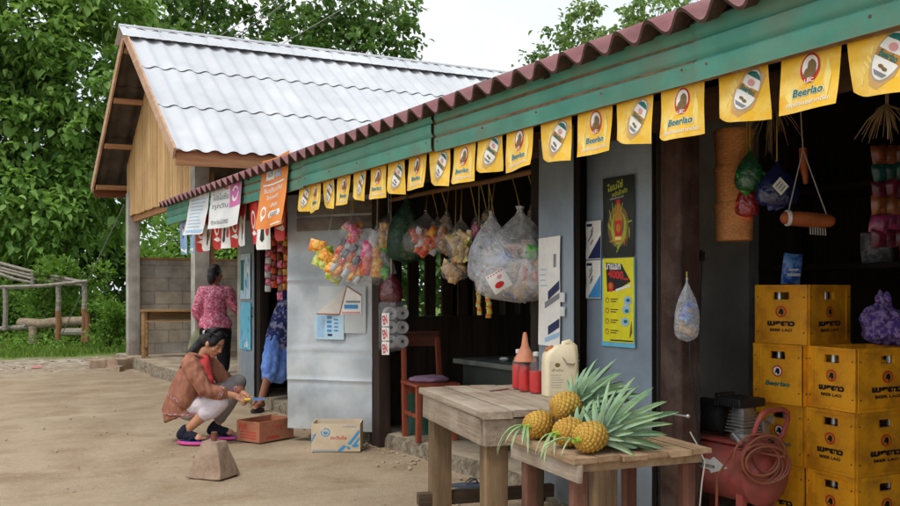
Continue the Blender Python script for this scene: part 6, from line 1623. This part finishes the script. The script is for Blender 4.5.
# --- crouching woman
hd, P1_, M1 = head_prims(V3(.165,-.03,.825), V3(.80,-.36,-.56), V3(.30,-.05,.95))
sh_n, sh_f = V3(.0,-.15,.655), V3(.06,.15,.66); el_n, el_f = V3(.14,-.20,.44), V3(.26,.16,.43); wr_n, wr_f = V3(.375,-.14,.385), V3(.42,.04,.37)
hip_n, hip_f = V3(-.07,-.05,.27), V3(-.05,.13,.28); kn_n, kn_f = V3(.24,-.12,.335), V3(.33,.14,.47); an_n, an_f = V3(-.05,-.13,.085), V3(.14,.12,.09)
body = hd+[('c', [V3(-.07,.04,.28), V3(-.05,.02,.42), V3(-.0,.0,.60), V3(.06,-.0,.72)], [.13,.115,.115,.05]),
  ('c', [sh_n, el_n, wr_n], [.048,.040,.028]), ('c', [sh_f, el_f, wr_f], [.048,.040,.028]),
  ('c', [hip_n, kn_n], [.085,.055]), ('c', [kn_n, V3(.10,-.125,.22), an_n], [.054,.052,.034]), ('c', [hip_f, kn_f], [.085,.055]), ('c', [kn_f, V3(.25,.13,.28), an_f], [.054,.052,.034])]
body += hand_prims(wr_n, V3(.9,.12,-.42), V3(.15,.55,-.8), V3(.2,.6,.7), 1.5) + hand_prims(wr_f, V3(.9,-.25,-.4), V3(.1,-.4,-.9), V3(.2,-.8,.5), 1.4)
body += foot_prims(an_n, V3(1,-.25,0)) + foot_prims(an_f, V3(1,-.12,0))
cw = person(body, M_skin, 'crouching woman in terracotta jacket and pink flip-flops reaching towards a carton', (2.04, 7.59, .018))
face_parts(P1_, M1, cw)
wear('hair', [('e', P1_(0,-.022,.040), (.083,.094,.094), M1), ('e', P1_(0,-.06,-.02), (.074,.058,.07), M1), ('e', P1_(-.055,-.0,.025), (.026,.062,.055), M1), ('e', P1_(.055,-.0,.025), (.026,.062,.055), M1),
  ('c', [P1_(0,-.10,.01), V3(.03,.0,.81), V3(-.02,-.02,.75), V3(-.07,-.05,.69), V3(-.11,-.06,.60)], [.045,.044,.038,.030,.012])], M_hair, cw, .009, 3, .004)
mb = MB(M_hair)
for q in range(26):
    a = U(-.075,.075); mb.tube([P1_(a, U(-.02,.04), .12-.3*abs(a)), P1_(a*1.15, -.085, .07+U(-.01,.02)), V3(.06+U(-.03,.03), a*.4, .84), V3(-.0+U(-.03,.03), -.02+U(-.03,.03), .75), V3(-.09+U(-.04,.03), -.05+U(-.03,.03), .64+U(-.04,.04))], [.004,.005,.005,.004,.001], 0, 5)
mb.build('hair_strands', cw, None, False)
mb = MB(flat('white_hair_clip', (214,210,204), .4)); mb.ell(P1_(.035,-.105,.04), (.030,.018,.022), 0, M1, 12, 8); mb.build('hair_clip', cw, None, False)
mb = MB(M_blackc); pts = [P1_(.086*math.cos(a), -.005-.01, .040+.097*math.sin(a)) for a in [R(q) for q in range(5,180,14)]]; mb.tube(pts, .012, 0, 8, True, False); mb.build('hair_band', cw, None, False)
wear('shirt', [('c', [V3(-.06,-.01,.30), V3(.02,-.02,.44), V3(.055,-.02,.58), V3(.075,-.01,.69)], [.125,.105,.098,.055]), ('c', [V3(.06,-.05,.34), V3(.10,-.05,.50)], [.075,.07])], M_coral, cw, .012, 4)
jk = [('t', [V3(-.075,.045,.215), V3(-.085,.045,.24), V3(-.065,.04,.36), V3(-.035,.02,.50), V3(-.010,.005,.60), V3(.01,.0,.675)], [.212,.208,.182,.154,.120,.075], 1.02),
  ('c', [V3(-.05,-.12,.33), V3(-.01,-.12,.46), V3(.0,-.10,.60)], [.072,.078,.080]), ('c', [V3(-.04,.15,.33), V3(.0,.15,.46), V3(.03,.12,.60)], [.075,.08,.08]),
  ('c', [sh_n+V3(-.01,.02,.0), sh_n+V3(.0,.0,-.01), el_n, el_n.lerp(wr_n,.52)], [.078,.078,.072,.062]), ('c', [sh_f, el_f, el_f.lerp(wr_f,.52)], [.072,.068,.060]), ('c', [V3(-.02,-.05,.69), V3(.01,.05,.70)], [.058,.058])]
jkt = wear('jacket', jk, M_jacket, cw, .009, 2, .010, (26, 26, 7))
mb = MB(M_jacket); mb.tube([V3(.075,-.055,.705), V3(.03,-.075,.725), V3(-.03,-.055,.735), V3(-.05,0,.735), V3(-.03,.055,.735), V3(.03,.075,.725), V3(.08,.05,.705)], [.016,.020,.022,.022,.022,.020,.016], 0, 8, True, True, .7); mb.build('collar', jkt, None, False)
mb = MB(M_trim); mb.tube([V3(-.075+.213*math.cos(R(a)), .045+.213*1.02*math.sin(R(a)), .226+.003*math.sin(a*.2)) for a in range(40, 325, 12)], .008, 0, 6, True, False); mb.build('hem_trim', jkt, None, False)
def cuff(e, w, f0, f1, r, par, m=M_trim):
    mb = MB(m); a, b = e.lerp(w, f0), e.lerp(w, f1); mb.tube([a, b], [r, r*.95], 0, 18, False); mb.build('cuff', par, None, False)
cuff(el_n, wr_n, .44, .58, .0625, jkt); cuff(el_f, wr_f, .44, .58, .060, jkt)
mb = MB(M_trim); mb.sheet(8, 2, lambda a, b: V3(-.19+.135*a, -.152-.03*a+.03*(a-.5)**2*0-.004, .385-.075*a+.024*b)+V3(0,.018*(abs(a-.5)*2)**2,0), 0); mb.build('pocket_trim', jkt, None, False)
mb = MB(M_trim); mb.tube([V3(.075,-.135,.30), V3(.085,-.145,.42), V3(.088,-.135,.54), V3(.085,-.10,.65)], .011, 0, 8, True, False, .5); mb.build('front_trim', jkt, None, False)
tr = wear('trousers', [('e', V3(-.06,.04,.25), (.115,.15,.10)), ('c', [hip_n, kn_n], [.098,.078]), ('c', [kn_n, V3(.12,-.125,.235)], [.078,.068]), ('c', [kn_n, V3(.17,-.125,.26)], [.080,.078])], M_lilac, cw, .011, 4, .005)
wear('trouser_leg', [('c', [hip_f, kn_f], [.098,.076]), ('c', [kn_f, V3(.25,.13,.29), V3(.18,.125,.17)], [.076,.066,.058])], M_lilac_shaded, cw, .011, 4, .006)  # far leg of the same trousers, its shade put into a greyer colour
for an, dd in ((an_n, V3(1,-.25,0)), (an_f, V3(1,-.12,0))):
    so_ = flipflop('sandal', None, (0,0,0), 0, .27, .105, M_pinkr, M_soled, M_bluer); so_.parent = cw
    for k in ('category', 'label', 'group'):
        if k in so_: del so_[k]
    g = V3(an.x, an.y, -.016)+dd.normalized()*.062; so_.location = g; so_.rotation_euler = (0,0,math.atan2(dd.y, dd.x))
    d_ = dd.normalized(); wear('sock', [('c', [V3(an.x,an.y,.10), V3(an.x,an.y,.06)-d_*.03], [.044,.046]), ('c', [V3(an.x,an.y,.048)-d_*.045, V3(an.x,an.y,.052)+d_*.05, V3(an.x,an.y,.040)+d_*.10], [.036,.040,.038])], M_navyc, cw, .008, 3, .002)
# the knife in her hand
hn = TM[cw.name] @ (wr_n+V3(.085,.012,-.05))
kv = thing('knife', 'yellow handled blade held by the crouching woman over the carton', 'knife', tuple(hn), -YAW)
mb = MB(flat('yellow_handle', (226,190,50), .5)); mb.tube([V3(-.055,.0,.012), V3(.035,0,.018)], [.014,.012], 0, 10, True, True); mb.build('handle', kv, None, False)
mb = MB(flat('blue_steel', (110,140,190), .3, .5, .5)); mb.prism([V3(.03,0,.006), V3(.155,0,.010), V3(.175,0,.030), V3(.155,0,.036), V3(.03,0,.032)], (0,.003,0)); mb.build('blade', kv, None, False)

# --- woman standing with her back to us on the house porch
hd, P2_, M2 = head_prims(V3(.0,.02,1.345), V3(.45,.88,.05), V3(0,0,1))
shl, shr = V3(-.165,0,1.125), V3(.165,0,1.125); ell_, elr = V3(-.235,-.02,.885), V3(.245,.02,.90); wrl, wrr = V3(-.225,.07,.68), V3(.335,.16,.80)
body = hd+[('c', [V3(0,0,.68), V3(0,.01,.86), V3(0,0,1.06), V3(0,0,1.20)], [.145,.115,.13,.05]), ('c', [V3(-.08,0,1.10), V3(.08,0,1.10)], [.085,.085]),
  ('c', [shl, ell_, wrl], [.046,.038,.026]), ('c', [shr, elr, wrr], [.046,.038,.026]),
  ('c', [V3(-.085,0,.68), V3(-.09,.03,.38), V3(-.09,0,.07)], [.09,.06,.036]), ('c', [V3(.085,0,.68), V3(.09,.03,.38), V3(.10,.02,.07)], [.09,.06,.036])]
body += hand_prims(wrl, V3(0,.1,-1), V3(.8,.3,0), V3(0,1,0), 1.0)+hand_prims(wrr, V3(.8,.5,-.1), V3(-.3,.2,-.9), V3(-.3,.7,.3), .8)
body += foot_prims(V3(-.09,0,.07), V3(0,1,0))+foot_prims(V3(.10,.02,.07), V3(.2,1,0))
sw = person(body, M_skin2, 'standing woman in pink patterned blouse seen from behind on the porch', (3.27, 11.22, .165), -YAW, .008)
face_parts(P2_, M2, sw)
wear('hair', [('e', P2_(0,-.022,.034), (.084,.096,.098), M2), ('e', P2_(0,-.075,-.03), (.068,.055,.075), M2), ('e', P2_(-.01,-.085,-.075), (.05,.045,.06), M2)], M_hair, sw, .009, 3, .004)
mb = MB(flat('brown_hair_tie', (90,60,66), .6)); mb.ell(P2_(.0,-.112,-.045), (.03,.014,.016), 0, M2, 12, 8); mb.build('hair_tie', sw, None, False)
wear('blouse', [('c', [V3(0,0,.66), V3(0,.0,.82), V3(0,0,1.05), V3(0,0,1.14)], [.175,.150,.148,.09]), ('c', [V3(-.09,0,.70), V3(.09,0,.70)], [.125,.125]), ('c', [V3(-.10,0,1.09), V3(.10,0,1.09)], [.105,.105]),
  ('c', [shl, ell_, ell_.lerp(wrl,.35)], [.074,.068,.062]), ('c', [shr, elr, elr.lerp(wrr,.35)], [.074,.068,.062])], M_pinkp, sw, .012, 4, .008)
wear('trousers', [('c', [V3(-.07,0,.62), V3(.07,0,.62)], [.135,.135]), ('c', [V3(-.09,0,.60), V3(-.095,.03,.36), V3(-.09,0,.14)], [.12,.09,.075]), ('c', [V3(.09,0,.60), V3(.095,.03,.36), V3(.10,.02,.14)], [.12,.09,.075])], M_blackc, sw, .012, 4, .006)
for an, dd in ((V3(-.09,0,0), V3(0,1,0)), (V3(.10,.02,0), V3(.2,1,0))):
    so_ = flipflop('sandal', None, (0,0,0), 0, .26, .10, M_soled, M_soled); so_.parent = sw
    for k in ('category', 'label', 'group'):
        if k in so_: del so_[k]
    so_.location = V3(an.x, an.y, -.012)+dd.normalized()*.06; so_.rotation_euler = (0,0,math.atan2(dd.y, dd.x))
sb_ = TM[sw.name] @ V3(-.27,.06,.33)
mb = MB(M_khaki); W2 = TM[sw.name]
film(mb, W2 @ V3(-.255,.07,.66), .24, .42, 0, 3, .5, .14, CR, CD, [(0,.12),(.08,.2),(.25,.6),(.6,1),(.85,.95),(.97,.5),(1,.02)])
tag(mb.build('cloth_bag', None, tuple(sb_)), 'khaki cloth bag carried in the left hand of the woman in pink', 'bag')

# --- woman in the doorway, mostly hidden by the silver door
hd, P3_, M3 = head_prims(V3(.33,-.02,1.47), V3(.8,-.5,-.2), V3(.2,0,1))
shl, shr = V3(.10,-.12,1.27), V3(.24,.13,1.26); ell_ = V3(.16,-.24,1.02); elr = V3(.02,.18,.92); wrl = V3(.20,-.22,.80); wrr = V3(-.09,.10,.68)
body = hd+[('c', [V3(.06,0,.84), V3(.10,0,1.0), V3(.17,0,1.20), V3(.25,0,1.34)], [.14,.12,.13,.05]), ('c', [shl, ell_, wrl], [.046,.038,.028]), ('c', [shr, elr, wrr], [.046,.038,.028]),
  ('c', [V3(.0,-.06,.82), V3(-.03,-.16,.50), V3(-.14,-.24,.085)], [.09,.058,.036]), ('c', [V3(.12,.06,.82), V3(.15,.04,.52), V3(.16,.10,.185)], [.09,.058,.036])]
body += hand_prims(wrl, V3(.05,.1,-1), V3(.5,.5,0), V3(.5,-.5,0), .8)+hand_prims(wrr, V3(-.1,-.15,-1), V3(.5,.3,0), V3(-.5,-.5,0), .8)
fz = foot_prims(V3(-.14,-.24,.085), V3(-.3,-1,0)); body += fz
fz2 = foot_prims(V3(.16,.10,.085), V3(-.1,-1,0))
body += [tuple([p[0], [q+V3(0,0,.1) for q in p[1]], p[2]]) if p[0] == 'c' else p for p in fz2]
dw = person(body, M_skin2, 'woman in dark floral top and blue skirt stepping out behind the silver door', (3.40, 9.28, .015), -YAW, .008)
face_parts(P3_, M3, dw)
wear('hair', [('e', P3_(0,-.022,.034), (.084,.096,.098), M3), ('e', P3_(0,-.075,-.03), (.068,.055,.075), M3)], M_hair, dw, .01, 3, .004)
wear('blouse', [('c', [V3(.04,0,.72), V3(.08,0,.92), V3(.15,0,1.14), V3(.21,0,1.26)], [.19,.165,.155,.10]), ('c', [shl, ell_, ell_.lerp(wrl,.3)], [.075,.068,.062]), ('c', [shr, elr, elr.lerp(wrr,.3)], [.075,.068,.062])], M_floral, dw, .012, 4, .008)
wear('skirt', [('c', [V3(.06,0,.80), V3(.05,-.02,.62), V3(.03,-.05,.42), V3(.02,-.07,.38)], [.145,.15,.145,.13]), ('c', [V3(.0,-.06,.75), V3(-.05,-.15,.42), V3(-.06,-.17,.36)], [.12,.105,.085]), ('c', [V3(.12,.06,.75), V3(.15,.04,.38)], [.115,.11])], M_bluesk, dw, .011, 3, .020, (13,13,2.0))
for an, dd, z in ((V3(-.14,-.24,0), V3(-.3,-1,0), -.012), (V3(.16,.10,0), V3(-.1,-1,0), .088)):
    so_ = flipflop('sandal', None, (0,0,0), 0, .26, .10, M_soled, M_soled); so_.parent = dw
    for k in ('category', 'label', 'group'):
        if k in so_: del so_[k]
    so_.location = V3(an.x, an.y, z)+dd.normalized()*.06; so_.rotation_euler = (0,0,math.atan2(dd.y, dd.x))
